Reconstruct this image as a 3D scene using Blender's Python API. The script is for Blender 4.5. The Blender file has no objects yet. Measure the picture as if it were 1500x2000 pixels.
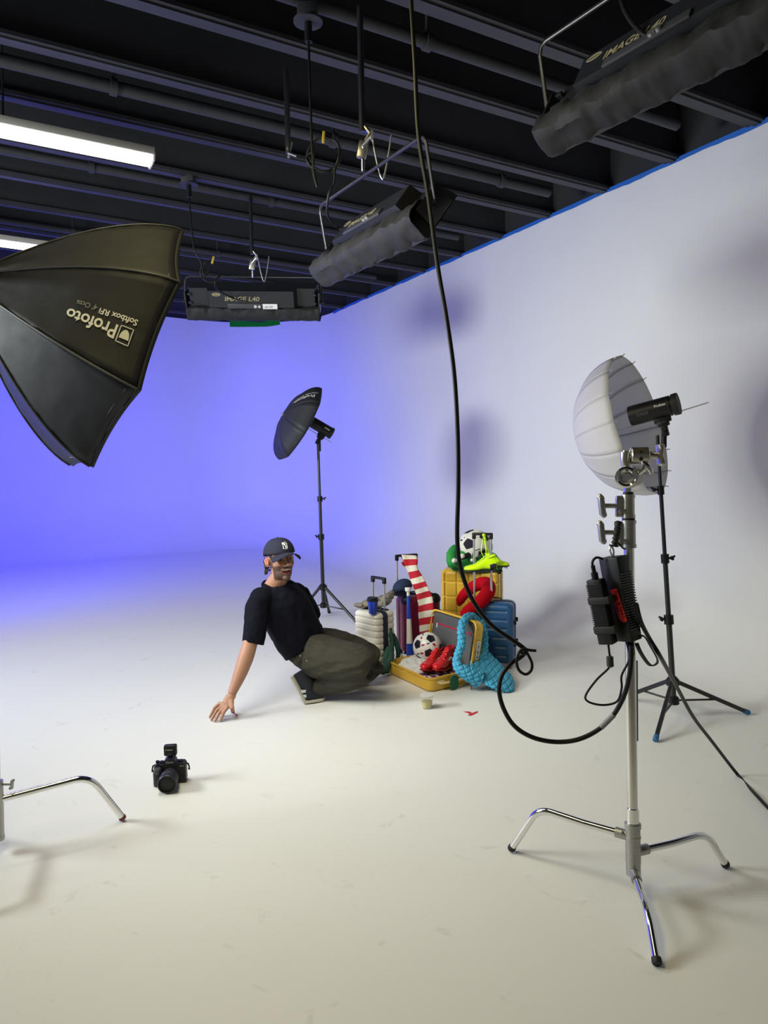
import bpy, bmesh, math, random
from mathutils import Vector, Matrix, noise
V = Vector
PI = math.pi
rnd = random.Random(7)
C = bpy.context.scene.collection
SC = bpy.context.scene

# ------------------------------------------------------------------ camera
F = 1400.0
HC = 1.5
pitch = math.atan(115 / F)
roll = math.radians(1.0)
fwd = V((0, math.cos(pitch), -math.sin(pitch)))
r0 = V((1, 0, 0)); u0 = r0.cross(fwd)
CR = r0 * math.cos(roll) - u0 * math.sin(roll)
CU = u0 * math.cos(roll) + r0 * math.sin(roll)
CAM = V((0, 0, HC))
cd = bpy.data.cameras.new('camera'); cam = bpy.data.objects.new('camera', cd); C.objects.link(cam)
cd.sensor_fit = 'HORIZONTAL'; cd.sensor_width = 36; cd.lens = 36 * F / 1500
cd.clip_start = 0.05; cd.clip_end = 100
M3 = Matrix((CR, CU, -fwd)).transposed().to_4x4()
cam.matrix_world = Matrix.Translation(CAM) @ M3
SC.camera = cam

def ray(px, py):
    return fwd + CR * ((px - 750) / F) + CU * (-(py - 1000) / F)
def at(px, py, d):
    return CAM + ray(px, py) * d
def fl(px, py, z=0.0):
    r = ray(px, py); return CAM + r * ((z - HC) / r.z)
def dep(p): return (p - CAM).dot(fwd)
def onplane(px, py, p0, n):
    r = ray(px, py); return CAM + r * ((p0 - CAM).dot(n) / r.dot(n))
def camv(x, y, z, px=750, py=1000):   # right, down, away along the line of sight through a point -> world direction
    r = ray(px, py).normalized(); a = (CR - r * CR.dot(r)).normalized(); b = r.cross(a)
    if b.dot(CU) > 0: b = -b
    return (a * x + b * y + r * z).normalized()

# ------------------------------------------------------------------ world, lights, exposure
SC.view_settings.view_transform = 'Standard'; SC.view_settings.look = 'None'
SC.view_settings.gamma = 1; SC.view_settings.use_curve_mapping = False
SC.view_settings.exposure = 0.0
w = bpy.data.worlds.new('studio'); SC.world = w; w.use_nodes = True
w.node_tree.nodes['Background'].inputs[0].default_value = (0.93, 0.96, 0.88, 1)
w.node_tree.nodes['Background'].inputs[1].default_value = 0.08

def lamp(kind, name, loc, target, power, color, **kw):
    l = bpy.data.lights.new(name, kind); l.energy = power; l.color = color
    for k, v in kw.items(): setattr(l, k, v)
    o = bpy.data.objects.new(name, l); C.objects.link(o); o.location = loc
    o.rotation_euler = (V(target) - V(loc)).to_track_quat('-Z', 'Y').to_euler()
    return o

# ceiling geometry directions measured from the vanishing points
d1 = ray(3444, 950).normalized()          # along the ceiling beams, to the right
d2 = ray(21, 890).normalized()            # along the right wall, away
W0 = at(1500, 232, 4.72)
CN = d1.cross(d2).normalized()
if CN.z < 0: CN = -CN
def ceil_z(x, y, off=0.0):
    return W0.z - ((x - W0.x) * CN.x + (y - W0.y) * CN.y) / CN.z + off
e2 = V((d2.x, d2.y, 0)).normalized()      # horizontal wall direction
e1 = V((-e2.y, e2.x, 0)) * -1             # horizontal, towards the right wall (outwards)
if e1.x < 0: e1 = -e1
BK = onplane(450, 632, W0, CN)            # on the back wall's top edge
def wp(a, b, z=0.0):                      # a: distance along wall from W0, b: outwards from right wall
    p = V((W0.x, W0.y, 0)) + e2 * a + e1 * b
    return V((p.x, p.y, z))
LB = (V((BK.x, BK.y, 0)) - V((W0.x, W0.y, 0))).dot(e2)

# softbox (key) light, fluorescent glow comes from their own builders
SB_C = at(240.7, 686.9, 3.323)
SB_N = (CR * 0.779 - CU * 0.3265 + fwd * 0.5353).normalized()
key = lamp('AREA', 'softbox_glow', SB_C + SB_N * 0.02, SB_C + SB_N, 34, (1.0, 1.0, 0.95), shape='DISK', size=1.0)
blue = lamp('SPOT', 'blue_wall_light', wp(LB - 4.8, -10.2, 2.9), wp(LB - 0.8, -6.4, 0.3), 5600, (0.02, 0.02, 1.0), spot_size=math.radians(102), spot_blend=1.0, shadow_soft_size=0.5)
room = lamp('AREA', 'overhead_room_light', (-0.9, 1.9, 3.42), (-0.7, 1.9, 0), 40, (1.0, 0.86, 0.42), shape='RECTANGLE', size=2.4, size_y=0.4)
room2 = lamp('AREA', 'side_room_light', (-4.7, 2.65, 2.4), (1.2, 6.2, 1.3), 122, (0.93, 1.0, 0.985), shape='RECTANGLE', size=1.6, size_y=0.7, spread=math.radians(125))
corner = lamp('SPOT', 'added_corner_fill', wp(LB - 5.0, -9.6, 2.7), wp(LB - 1.6, -0.5, 1.9), 300, (0.62, 0.64, 1.0), spot_size=math.radians(66), spot_blend=1.0, shadow_soft_size=0.8)  # added unseen spot that lifts the wall corner with pale violet light
for l_ in (key, blue, room, room2, corner):
    l_.visible_camera = True

# ------------------------------------------------------------------ materials
MATS = {}
def mat(name, col, rough=0.5, metal=0.0, bump=0.0, scale=30.0, var=0.0, emit=0.0, trans=0.0, coat=0.0, sheen=0.0, stretch=(1, 1, 1), alpha=1.0, ior=1.45, ecol=None, spec=0.5):
    if name in MATS: return MATS[name]
    m = bpy.data.materials.new(name); m.use_nodes = True; nt = m.node_tree
    b = nt.nodes['Principled BSDF']
    b.inputs['Base Color'].default_value = (*col, 1); b.inputs['Roughness'].default_value = rough
    b.inputs['Metallic'].default_value = metal
    b.inputs['Transmission Weight'].default_value = trans; b.inputs['Coat Weight'].default_value = coat
    b.inputs['Sheen Weight'].default_value = sheen; b.inputs['IOR'].default_value = ior
    b.inputs['Alpha'].default_value = alpha
    b.inputs['Specular IOR Level'].default_value = spec
    if emit:
        b.inputs['Emission Color'].default_value = (*(ecol or col), 1); b.inputs['Emission Strength'].default_value = emit
    tc = nt.nodes.new('ShaderNodeTexCoord'); mp = nt.nodes.new('ShaderNodeMapping'); mp.inputs['Scale'].default_value = stretch
    nt.links.new(tc.outputs['Object'], mp.inputs[0])
    nz = nt.nodes.new('ShaderNodeTexNoise'); nz.inputs['Scale'].default_value = scale; nz.inputs['Detail'].default_value = 5
    nt.links.new(mp.outputs[0], nz.inputs['Vector'])
    if bump:
        bp = nt.nodes.new('ShaderNodeBump'); bp.inputs['Strength'].default_value = bump; bp.inputs['Distance'].default_value = 0.004
        nt.links.new(nz.outputs['Fac'], bp.inputs['Height']); nt.links.new(bp.outputs[0], b.inputs['Normal'])
    if var:
        mx = nt.nodes.new('ShaderNodeMix'); mx.data_type = 'RGBA'
        mx.inputs['A'].default_value = (*[c * (1 - var) for c in col], 1); mx.inputs['B'].default_value = (*[min(1, c * (1 + var)) for c in col], 1)
        nt.links.new(nz.outputs['Fac'], mx.inputs['Factor']); nt.links.new(mx.outputs['Result'], b.inputs['Base Color'])
    MATS[name] = m; return m

def paint_mat(name, col, scuff, rough):
    m = mat(name, col, rough); nt = m.node_tree; b = nt.nodes['Principled BSDF']
    tc = nt.nodes.new('ShaderNodeTexCoord')
    n1 = nt.nodes.new('ShaderNodeTexNoise'); n1.inputs['Scale'].default_value = 1.1; n1.inputs['Detail'].default_value = 6
    n2 = nt.nodes.new('ShaderNodeTexNoise'); n2.inputs['Scale'].default_value = 5.5; n2.inputs['Detail'].default_value = 8; n2.inputs['Roughness'].default_value = 0.62; n2.inputs['Distortion'].default_value = 1.2
    for n in (n1, n2): nt.links.new(tc.outputs['Object'], n.inputs['Vector'])
    cr = nt.nodes.new('ShaderNodeValToRGB'); cr.color_ramp.elements[0].position = 0.62; cr.color_ramp.elements[1].position = 0.80
    cr.color_ramp.elements[0].color = (0, 0, 0, 1); cr.color_ramp.elements[1].color = (scuff, scuff, scuff, 1)
    nt.links.new(n2.outputs['Fac'], cr.inputs[0])
    mx0 = nt.nodes.new('ShaderNodeMix'); mx0.data_type = 'RGBA'
    mx0.inputs['A'].default_value = (*[c * 0.96 for c in col], 1); mx0.inputs['B'].default_value = (*[min(1, c * 1.03) for c in col], 1)
    nt.links.new(n1.outputs['Fac'], mx0.inputs['Factor'])
    mx = nt.nodes.new('ShaderNodeMix'); mx.data_type = 'RGBA'; mx.inputs['B'].default_value = (0.33, 0.32, 0.30, 1)
    nt.links.new(mx0.outputs['Result'], mx.inputs['A']); nt.links.new(cr.outputs[0], mx.inputs['Factor'])
    nt.links.new(mx.outputs['Result'], b.inputs['Base Color'])
    return m

M_floor = paint_mat('cyclorama floor paint', (0.76, 0.755, 0.72), 0.5, 0.5)
M_wall = paint_mat('cyclorama wall paint', (0.76, 0.755, 0.72), 0.0, 0.5)
M_ceil = mat('black ceiling paint', (0.022, 0.023, 0.027), 0.75, var=0.2, scale=3)
M_beam = mat('black beam paint', (0.030, 0.031, 0.037), 0.6, var=0.25, scale=6)
M_flange = mat('dusty beam flange', (0.034, 0.034, 0.040), 0.6, var=0.25, scale=9)
M_tape = mat('blue painter tape', (0.015, 0.13, 0.50), 0.6)
M_green = mat('green screen paint', (0.01, 0.26, 0.02), 0.8, spec=.1)
M_blk = mat('black plastic', (0.008, 0.008, 0.010), 0.42, spec=.35)
M_blkm = mat('black painted metal', (0.014, 0.014, 0.016), 0.35, coat=0.2)
M_blkr = mat('black rubber', (0.012, 0.012, 0.012), 0.6)
M_chrome = mat('chrome', (0.82, 0.82, 0.82), 0.10, 1.0)
M_chrome2 = mat('scratched chrome', (0.72, 0.71, 0.68), 0.2, 1.0, var=0.08, scale=40)
M_cast = mat('cast aluminium', (0.42, 0.42, 0.41), 0.42, 0.9, bump=0.2, scale=60, var=0.12)
M_nickel = mat('worn nickel', (0.50, 0.48, 0.43), 0.33, 0.95, bump=0.1, scale=50, var=0.2)
M_alu = mat('brushed aluminium', (0.62, 0.62, 0.63), 0.32, 0.9)
M_white = mat('white plastic', (0.8, 0.8, 0.78), 0.4)
M_print = mat('white print', (0.62, 0.62, 0.60), 0.6)
M_cable = mat('black rubber cable', (0.007, 0.007, 0.007), 0.45, spec=0.35)
M_blkcloth = mat('black wrap cloth', (0.012, 0.012, 0.014), 0.7, bump=0.5, scale=14, var=0.3)

# ------------------------------------------------------------------ mesh helpers
class MB:
    def __init__(s): s.v = []; s.f = []; s.m = []; s.cur = 0
    def add(s, vs, fs):
        b = len(s.v); s.v += [V(p) for p in vs]
        for f in fs: s.f.append(tuple(b + i for i in f)); s.m.append(s.cur)
        return s
    def box(s, c, size, M=None, bev=0.0, seg=2):
        bm = bmesh.new(); bmesh.ops.create_cube(bm, size=1)
        for v in bm.verts: v.co = V((v.co.x * size[0], v.co.y * size[1], v.co.z * size[2]))
        if bev: bmesh.ops.bevel(bm, geom=bm.edges[:], offset=min(bev, min(size) * 0.49), segments=seg, affect='EDGES', profile=0.5)
        M = M or Matrix.Identity(4); c = V(c)
        bm.verts.index_update()
        s.add([M @ (v.co + c) for v in bm.verts], [[v.index for v in f.verts] for f in bm.faces]); bm.free(); return s
    def tube(s, pts, r, n=12, caps=True, closed=False, flat=1.0, up=None):
        pts = [V(p) for p in pts]; k = len(pts); R = r if isinstance(r, (list, tuple)) else [r] * k
        vs = []; T0 = None; N = None
        for i in range(k):
            a = pts[(i - 1) % k] if (closed or i > 0) else pts[i]; b = pts[(i + 1) % k] if (closed or i < k - 1) else pts[i]
            T = (b - a); T = T.normalized() if T.length > 1e-9 else V((0, 0, 1))
            if N is None:
                ref = up or (V((0, 0, 1)) if abs(T.z) < 0.9 else V((1, 0, 0)))
                N = (ref - T * ref.dot(T)).normalized()
            else:
                if up: N = up
                N = (N - T * N.dot(T)); N = N.normalized() if N.length > 1e-6 else V((1, 0, 0))
            B = T.cross(N)
            for j in range(n):
                a_ = 2 * PI * j / n; vs.append(pts[i] + (N * math.sin(a_) * flat + B * math.cos(a_)) * R[i])
        fs = []
        for i in range(k if closed else k - 1):
            for j in range(n):
                a = i * n + j; b = i * n + (j + 1) % n; c = ((i + 1) % k) * n
                fs.append((a, b, c + (j + 1) % n, c + j))
        if caps and not closed:
            fs.append(tuple(range(n))[::-1]); fs.append(tuple((k - 1) * n + j for j in range(n)))
        return s.add(vs, fs)
    def lathe(s, prof, M=None, n=32):              # prof: (radius, z) along local z
        M = M or Matrix.Identity(4); vs = []; fs = []
        for r, z in prof:
            for j in range(n): a = 2 * PI * j / n; vs.append(M @ V((r * math.cos(a), r * math.sin(a), z)))
        for i in range(len(prof) - 1):
            for j in range(n):
                fs.append((i * n + j, i * n + (j + 1) % n, (i + 1) * n + (j + 1) % n, (i + 1) * n + j))
        if prof[0][0] > 1e-5: fs.append(tuple(range(n))[::-1])
        if prof[-1][0] > 1e-5: fs.append(tuple((len(prof) - 1) * n + j for j in range(n)))
        return s.add(vs, fs)
    def cyl(s, a, b, r, n=20, r2=None): return s.tube([a, b], [r, r if r2 is None else r2], n)
    def ball(s, c, r, n=16, sc=(1, 1, 1), M=None):
        M = M or Matrix.Identity(4); c = V(c); vs = []; fs = []; m = n // 2
        for i in range(m + 1):
            p = PI * i / m
            for j in range(n):
                a = 2 * PI * j / n
                vs.append(M @ (c + V((math.sin(p) * math.cos(a) * sc[0], math.sin(p) * math.sin(a) * sc[1], math.cos(p) * sc[2])) * r))
        for i in range(m):
            for j in range(n): fs.append((i * n + j, (i + 1) * n + j, (i + 1) * n + (j + 1) % n, i * n + (j + 1) % n))
        return s.add(vs, fs)
    def loft(s, secs, n=24, caps=True, e=2.0):     # secs: (centre, half x vector, half y vector)
        vs = []; fs = []
        for c, X, Y in secs:
            for j in range(n):
                a = 2 * PI * j / n; cc = math.cos(a); ss = math.sin(a)
                k = (abs(cc) ** e + abs(ss) ** e) ** (-1 / e)
                vs.append(V(c) + V(X) * cc * k + V(Y) * ss * k)
        for i in range(len(secs) - 1):
            for j in range(n): fs.append((i * n + j, i * n + (j + 1) % n, (i + 1) * n + (j + 1) % n, (i + 1) * n + j))
        if caps: fs.append(tuple(range(n))[::-1]); fs.append(tuple((len(secs) - 1) * n + j for j in range(n)))
        return s.add(vs, fs)
    def prism(s, poly, M, t):                      # poly in local xy, extruded 0..t in z
        n = len(poly)
        s.add([M @ V((x, y, 0)) for x, y in poly] + [M @ V((x, y, t)) for x, y in poly],
              [tuple(range(n))[::-1], tuple(range(n, 2 * n))] + [(i, (i + 1) % n, n + (i + 1) % n, n + i) for i in range(n)])
        return s
    def grid(s, fn, nu, nv, cu=False, thick=None):
        vs = [fn(i / (nu if cu else nu - 1), j / (nv - 1)) for i in range(nu) for j in range(nv)]
        fs = []
        for i in range(nu if cu else nu - 1):
            for j in range(nv - 1):
                a = i * nv + j; b = ((i + 1) % nu) * nv + j; fs.append((a, b, b + 1, a + 1))
        return s.add(vs, fs)

def mesh_of(name, mb, mats, smooth=True, ang=35):
    me = bpy.data.meshes.new(name); me.from_pydata([tuple(p) for p in mb.v], [], mb.f)
    ms = mats if isinstance(mats, (list, tuple)) else [mats]
    for m in ms: me.materials.append(m)
    if len(ms) > 1: me.polygons.foreach_set('material_index', mb.m)
    bm = bmesh.new(); bm.from_mesh(me); bmesh.ops.recalc_face_normals(bm, faces=bm.faces); 
    if smooth:
        for f in bm.faces: f.smooth = True
        ca = math.cos(math.radians(ang))
        for e in bm.edges:
            if len(e.link_faces) == 2 and e.link_faces[0].normal.dot(e.link_faces[1].normal) < ca: e.smooth = False
    bm.to_mesh(me); bm.free(); me.update()
    return me
def obj(name, mb, mats, parent=None, local=False, smooth=True, ang=35, label=None, thick=None):
    if isinstance(mb, bpy.types.Mesh): me = mb
    else: me = mesh_of(name, mb, mats, smooth, ang)
    if parent is not None and not local: 
        chain = parent.matrix_basis.copy(); p = parent.parent
        while p: chain = p.matrix_basis @ chain; p = p.parent
        me.transform(chain.inverted())
    o = bpy.data.objects.new(name, me); C.objects.link(o)
    if parent is not None: o.parent = parent
    if label: o['label'] = label
    if thick:
        md = o.modifiers.new('thickness', 'SOLIDIFY'); md.thickness = thick; md.offset = 0
    return o
def thing(name, label, cat, loc=(0, 0, 0), M=None, group=None):
    o = bpy.data.objects.new(name, None); C.objects.link(o); o.empty_display_size = 0.05
    o.matrix_basis = M if M is not None else Matrix.Translation(V(loc))
    o['label'] = label; o['category'] = cat
    if group: o['group'] = group
    return o
def tag(o, label, cat, group=None):
    o['label'] = label; o['category'] = cat
    if group: o['group'] = group
    return o
def struct(name, mb, m, **kw):
    o = obj(name, mb, m, **kw); o['kind'] = 'structure'; return o
def frame(o, z, x=None):                           # matrix whose local z is `z`, local x close to `x`
    z = V(z).normalized(); x = V(x) if x is not None else (V((1, 0, 0)) if abs(z.x) < 0.9 else V((0, 1, 0)))
    x = (x - z * x.dot(z)).normalized(); y = z.cross(x)
    m = Matrix((x, y, z)).transposed().to_4x4(); m.translation = V(o); return m
def spline(pts, n=8, closed=False):                # Catmull-Rom
    pts = [V(p) for p in pts]; k = len(pts); out = []
    for i in range(k if closed else k - 1):
        if closed: a, b, c, d = pts[i - 1], pts[i], pts[(i + 1) % k], pts[(i + 2) % k]
        else: a, b, c, d = pts[max(i - 1, 0)], pts[i], pts[i + 1], pts[min(i + 2, k - 1)]
        for j in range(n):
            t = j / n; out.append(0.5 * ((2 * b) + (c - a) * t + (2 * a - 5 * b + 4 * c - d) * t * t + (3 * b - a - 3 * c + d) * t ** 3))
    if not closed: out.append(pts[-1])
    return out
def text_mesh(body, size, bold=False, ext=0.0, font_off=0.0):
    cu = bpy.data.curves.new('t', 'FONT'); cu.body = body; cu.size = size; cu.extrude = ext; cu.offset = font_off
    cu.resolution_u = 3
    o = bpy.data.objects.new('t', cu); C.objects.link(o)
    dg = bpy.context.evaluated_depsgraph_get(); me = bpy.data.meshes.new_from_object(o.evaluated_get(dg))
    bpy.data.objects.remove(o); bpy.data.curves.remove(cu)
    mb = MB(); mb.add([v.co.copy() for v in me.vertices], [tuple(p.vertices) for p in me.polygons]); bpy.data.meshes.remove(me)
    return mb
def text_on(body, size, M, mt, name='lettering', parent=None, off=0.0, label=None, local=False, width=None, skew=0.0):
    mb = text_mesh(body, size, ext=0.0006, font_off=off)
    if width:
        x1 = max(v.x for v in mb.v); x0 = min(v.x for v in mb.v); k = width / (x1 - x0)
        mb.v = [V(((v.x - x0) * k, v.y, v.z)) for v in mb.v]
    mb.v = [M @ V((v.x + skew * v.y, v.y, v.z)) for v in mb.v]
    return obj(name, mb, mt, parent, local=local, smooth=False, label=label)
def remesh(mb, voxel, smooth=4, name='r'):
    me = mesh_of(name, mb, M_blk, smooth=False); o = bpy.data.objects.new('r', me); C.objects.link(o)
    md = o.modifiers.new('r', 'REMESH'); md.mode = 'VOXEL'; md.voxel_size = voxel; md.adaptivity = 0
    if smooth:
        sm = o.modifiers.new('s', 'SMOOTH'); sm.iterations = smooth; sm.factor = 0.5
    dg = bpy.context.evaluated_depsgraph_get(); m2 = bpy.data.meshes.new_from_object(o.evaluated_get(dg))
    bpy.data.objects.remove(o); bpy.data.meshes.remove(me)
    out = MB(); out.add([v.co.copy() for v in m2.vertices], [tuple(p.vertices) for p in m2.polygons]); bpy.data.meshes.remove(m2)
    return out
def relax(mb, it=3, k=0.5):
    n = len(mb.v); nb = [set() for _ in range(n)]
    for f in mb.f:
        for i in range(len(f)): nb[f[i]].add(f[i - 1]); nb[f[i - 1]].add(f[i])
    for _ in range(it):
        mb.v = [p if not nb[i] else p.lerp(sum((mb.v[j] for j in nb[i]), V((0, 0, 0))) / len(nb[i]), k) for i, p in enumerate(mb.v)]
    return mb
def wrinkle(mb, amp, scale, stretch=(1, 1, 1), ridged=True, seed=0.0, mask=None):
    nm = [V((0, 0, 0)) for _ in mb.v]
    for f in mb.f:
        a, b, c = mb.v[f[0]], mb.v[f[1]], mb.v[f[2]]; n = (b - a).cross(c - a)
        for i in f: nm[i] += n
    out = []
    for p, n in zip(mb.v, nm):
        if n.length > 0: n.normalize()
        q = V((p.x * stretch[0], p.y * stretch[1], p.z * stretch[2])) * scale + V((seed, seed * 2, seed * 3))
        h = noise.noise(q) + 0.5 * noise.noise(q * 2.1)
        if ridged: h = 0.6 - 1.6 * abs(h)
        k = mask(p) if mask else 1.0
        out.append(p + n * (h * amp * k))
    mb.v = out; return mb

# ------------------------------------------------------------------ structure
RC = 0.9      # floor cove radius
RK = 1.8      # plan radius of the corner
struct('floor', MB().add([wp(-9, -13, 0), wp(-9, 0, 0), wp(LB, 0, 0), wp(LB, -13, 0)], [(0, 1, 2, 3)]).add([wp(-9, -13, -0.2), wp(-9, 0, -0.2), wp(LB, 0, -0.2), wp(LB, -13, -0.2)], [(0, 1, 2, 3)]), M_floor, smooth=False)
# plan path of the wall face with outward normals
path = []
for i in range(0, 40): path.append((wp(-9 + (LB - RK + 9) * i / 40, 0), e1))
for i in range(0, 25):
    a = PI / 2 * i / 24; path.append((wp(LB - RK + RK * math.sin(a), -RK + RK * math.cos(a)), e1 * math.cos(a) + e2 * math.sin(a)))
npath = len(path)
for i in range(1, 31): path.append((wp(LB, -RK - (13 - RK) * i / 30), e2))
def wall_mesh(sub):
    mb = MB(); nz = 44
    def fn(i, j):
        p, n = sub[i]; 
        if j <= 16:
            a = PI / 2 * j / 16; return p - n * (RC * (1 - math.sin(a))) + V((0, 0, 0.0006 + RC * (1 - math.cos(a))))
        zt = ceil_z(p.x, p.y); k = (j - 16) / (nz - 17)
        return p + V((0, 0, RC + (zt - RC) * k))
    vs = [fn(i, j) for i in range(len(sub)) for j in range(nz)]; fs = []
    for i in range(len(sub) - 1):
        for j in range(nz - 1): a = i * nz + j; fs.append((a, a + nz, a + nz + 1, a + 1))
    # thickness: top cap and back skin
    bk = [];
    for p, n in sub: q = p + n * 0.12; bk += [V((q.x, q.y, ceil_z(p.x, p.y))), V((q.x, q.y, 0))]
    b = len(vs); vs += bk
    for i in range(len(sub) - 1):
        fs.append((i * nz + nz - 1, (i + 1) * nz + nz - 1, b + 2 * (i + 1), b + 2 * i)); fs.append((b + 2 * i, b + 2 * i + 2, b + 2 * i + 3, b + 2 * i + 1))
    return MB().add(vs, fs)
# corner concentric arcs: inside the curve the cove shrinks with it, which the sweep above does by itself
struct('wall_right', wall_mesh(path[:41]), M_wall)
struct('wall_corner', wall_mesh(path[40:npath]), M_wall)
struct('wall_back', wall_mesh(path[npath - 1:]), M_wall)
# upper black wall above the cyclorama
up = MB()
sub = path
vs = []; fs = []
for p, n in sub:
    q = p + n * 0.06; z = ceil_z(p.x, p.y); vs += [V((q.x, q.y, z - 0.02)), V((q.x, q.y, z + 1.2))]
for i in range(len(sub) - 1): fs.append((2 * i, 2 * i + 2, 2 * i + 3, 2 * i + 1))
struct('wall_upper', MB().add(vs, fs), M_ceil)
# blue tape edge on top of the right wall (slightly ragged)
tp = MB(); vs = []; fs = []
seg = 160
for i in range(seg + 1):
    a = -3 + (LB - RK + 3) * i / seg; p = wp(a, 0); z = ceil_z(p.x, p.y); h = 0.022 + 0.012 * noise.noise(V((a * 3, 0, 0))) + 0.006 * noise.noise(V((a * 17, 0, 5)))
    q = p - e1 * 0.004; vs += [V((q.x, q.y, z + 0.012)), V((q.x, q.y, z - h)), V((p.x + e1.x * .05, p.y + e1.y * .05, z + 0.012))]
for i in range(seg):
    a = 3 * i; fs += [(a, a + 3, a + 4, a + 1), (a, a + 2, a + 5, a + 3)]
tape = struct('trim_1', MB().add(vs, fs), M_tape, smooth=False)
# green painted strip seen over the back wall
gd = dep(BK) - 0.22
gp = MB().add([at(449, 600, gd), at(548, 600, gd), at(548, 634, gd), at(520, 637.5, gd), at(449, 638, gd)], [(0, 1, 2, 3, 4)])
tag(obj('green_cloth', gp, M_green, smooth=False, thick=0.02), 'strip of green screen cloth above the back wall behind the level light bank', 'cloth')
# ceiling deck
cz = lambda p, o=0.0: V((p.x, p.y, ceil_z(p.x, p.y, o)))
DK = 0.62
struct('ceiling', MB().add([cz(wp(-10, -13), DK), cz(wp(-10, 0.2), DK), cz(wp(LB + .2, 0.2), DK), cz(wp(LB + .2, -13), DK)], [(0, 1, 2, 3)]).add([cz(wp(-10, -13), DK + .1), cz(wp(-10, 0.2), DK + .1), cz(wp(LB + .2, 0.2), DK + .1), cz(wp(LB + .2, -13), DK + .1)], [(0, 1, 2, 3)]), M_ceil, smooth=False)
ks = [0.001164 + 0.0002 * k for k in range(-4, 12)]
up_n = CN
side = CN.cross(d1).normalized()
idx = 2
for k in ks:
    y = 950 - 1 / k
    P = onplane(560, y, W0, CN)
    a = (P - W0).dot(e2)
    if a > LB - 0.2: break
    t_end = -((P - W0).dot(e1)) / d1.dot(e1)
    A = P + d1 * (t_end + 0.05); B = P - d1 * 7.0
    Mx = frame(A, CN, B - A); L = (B - A).length
    bm_ = MB(); bm_.box((L / 2, 0, 0.30), (L, 0.014, 0.60), Mx)
    o = struct('trim_%d' % idx, bm_, M_beam, smooth=False)
    fm = MB(); fm.box((L / 2, 0, 0.012), (L, 0.13, 0.024), Mx); fm.box((L / 2, 0.012, -0.006), (L, 0.05, 0.012), Mx)
    fo = obj('flange', fm, M_flange, o, smooth=False)
    idx += 1
# ceiling pipes
def pipe(x0, y0, r, drop, name='ceiling_pipe', label=''):
    P = onplane(x0, y0, W0 + V((0, 0, drop)), CN)
    t_end = -((P - W0).dot(e1)) / d1.dot(e1)
    A = P + d1 * (t_end - 0.35); B = P - d1 * 7
    t = thing(name, label, 'pipe', A)
    obj('tube', MB().cyl(A, B, r), M_beam, t)
    k = 0.5
    while k < (B - A).length - 0.5:
        q = A + (B - A).normalized() * k
        obj('hanger', MB().tube([q + V((0, 0, -r * 1.3)), q + V((0, 0, 0.5))], 0.012, 8), M_beam, t)
        obj('clamp', MB().lathe([(r, -.02), (r + .012, -.02), (r + .012, .02), (r, .02)], frame(q, d1)), M_beam, t)
        k += 1.5
    return t
pipe(1092, 168, 0.035, 0.05, label='black round pipe nearest the top right light bank')
pipe(560, 252, 0.04, 0.02, label='black round pipe under the ceiling above the tilted light bank')
pipe(560, 399, 0.035, 0.02, label='black round pipe above the end of the long ceiling light')
pipe(560, 515, 0.03, 0.02, label='black round pipe farthest back, above the level light bank')
# ------------------------------------------------------------------ fluorescent ceiling fixtures
M_tube = mat('lit diffuser', (1, 0.97, 0.86), 0.4, emit=14.0, ecol=(1.0, 0.97, 0.86))
M_house = mat('off white enamel', (0.55, 0.53, 0.48), 0.5)
def ceil_light(end_top, drop, label, length=2.4, width=0.22):
    P = onplane(end_top[0], end_top[1], W0 + V((0, 0, drop)), CN)
    M = frame(P, -CN, -d1)          # x along the lamp towards the left, z down
    t = thing('ceiling_light', label, 'ceiling light', M=M, group='long fluorescent ceiling lights')
    L = length
    obj('housing', MB().box((L / 2, 0, 0.02), (L, width, 0.05), bev=0.006), M_house, t, local=True)
    d = MB(); n = 8; poly = []
    for i in range(n + 1):
        a = PI * i / n; poly.append((-math.cos(a) * width * 0.42, 0.045 + math.sin(a) * 0.035))
    Md = Matrix(((0, 0, 1, 0.01), (1, 0, 0, 0), (0, 1, 0, 0), (0, 0, 0, 1)))
    d.prism(poly, Md, L - 0.02); obj('diffuser', d, M_tube, t, local=True)
    e = MB(); poly2 = [(-width * .46, .03), (width * .46, .03), (width * .40, .075), (-width * .40, .075)]
    Me = Matrix(((0, 0, 1, -0.004), (1, 0, 0, 0), (0, 1, 0, 0), (0, 0, 0, 1)))
    e.prism(poly2, Me, 0.012); obj('end_cap', e, M_house, t, local=True)
    obj('hanger_rod', MB().cyl((0.9, 0, 0), (0.9, 0, -0.5), 0.006, 8), M_blkm, t, local=True)
    return t
ceil_light((297, 300), -0.22, 'lit long fluorescent ceiling light with its end in view above the softbox')
ceil_light((120, 481), -0.22, 'lit fluorescent ceiling light partly hidden behind the black softbox')

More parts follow.
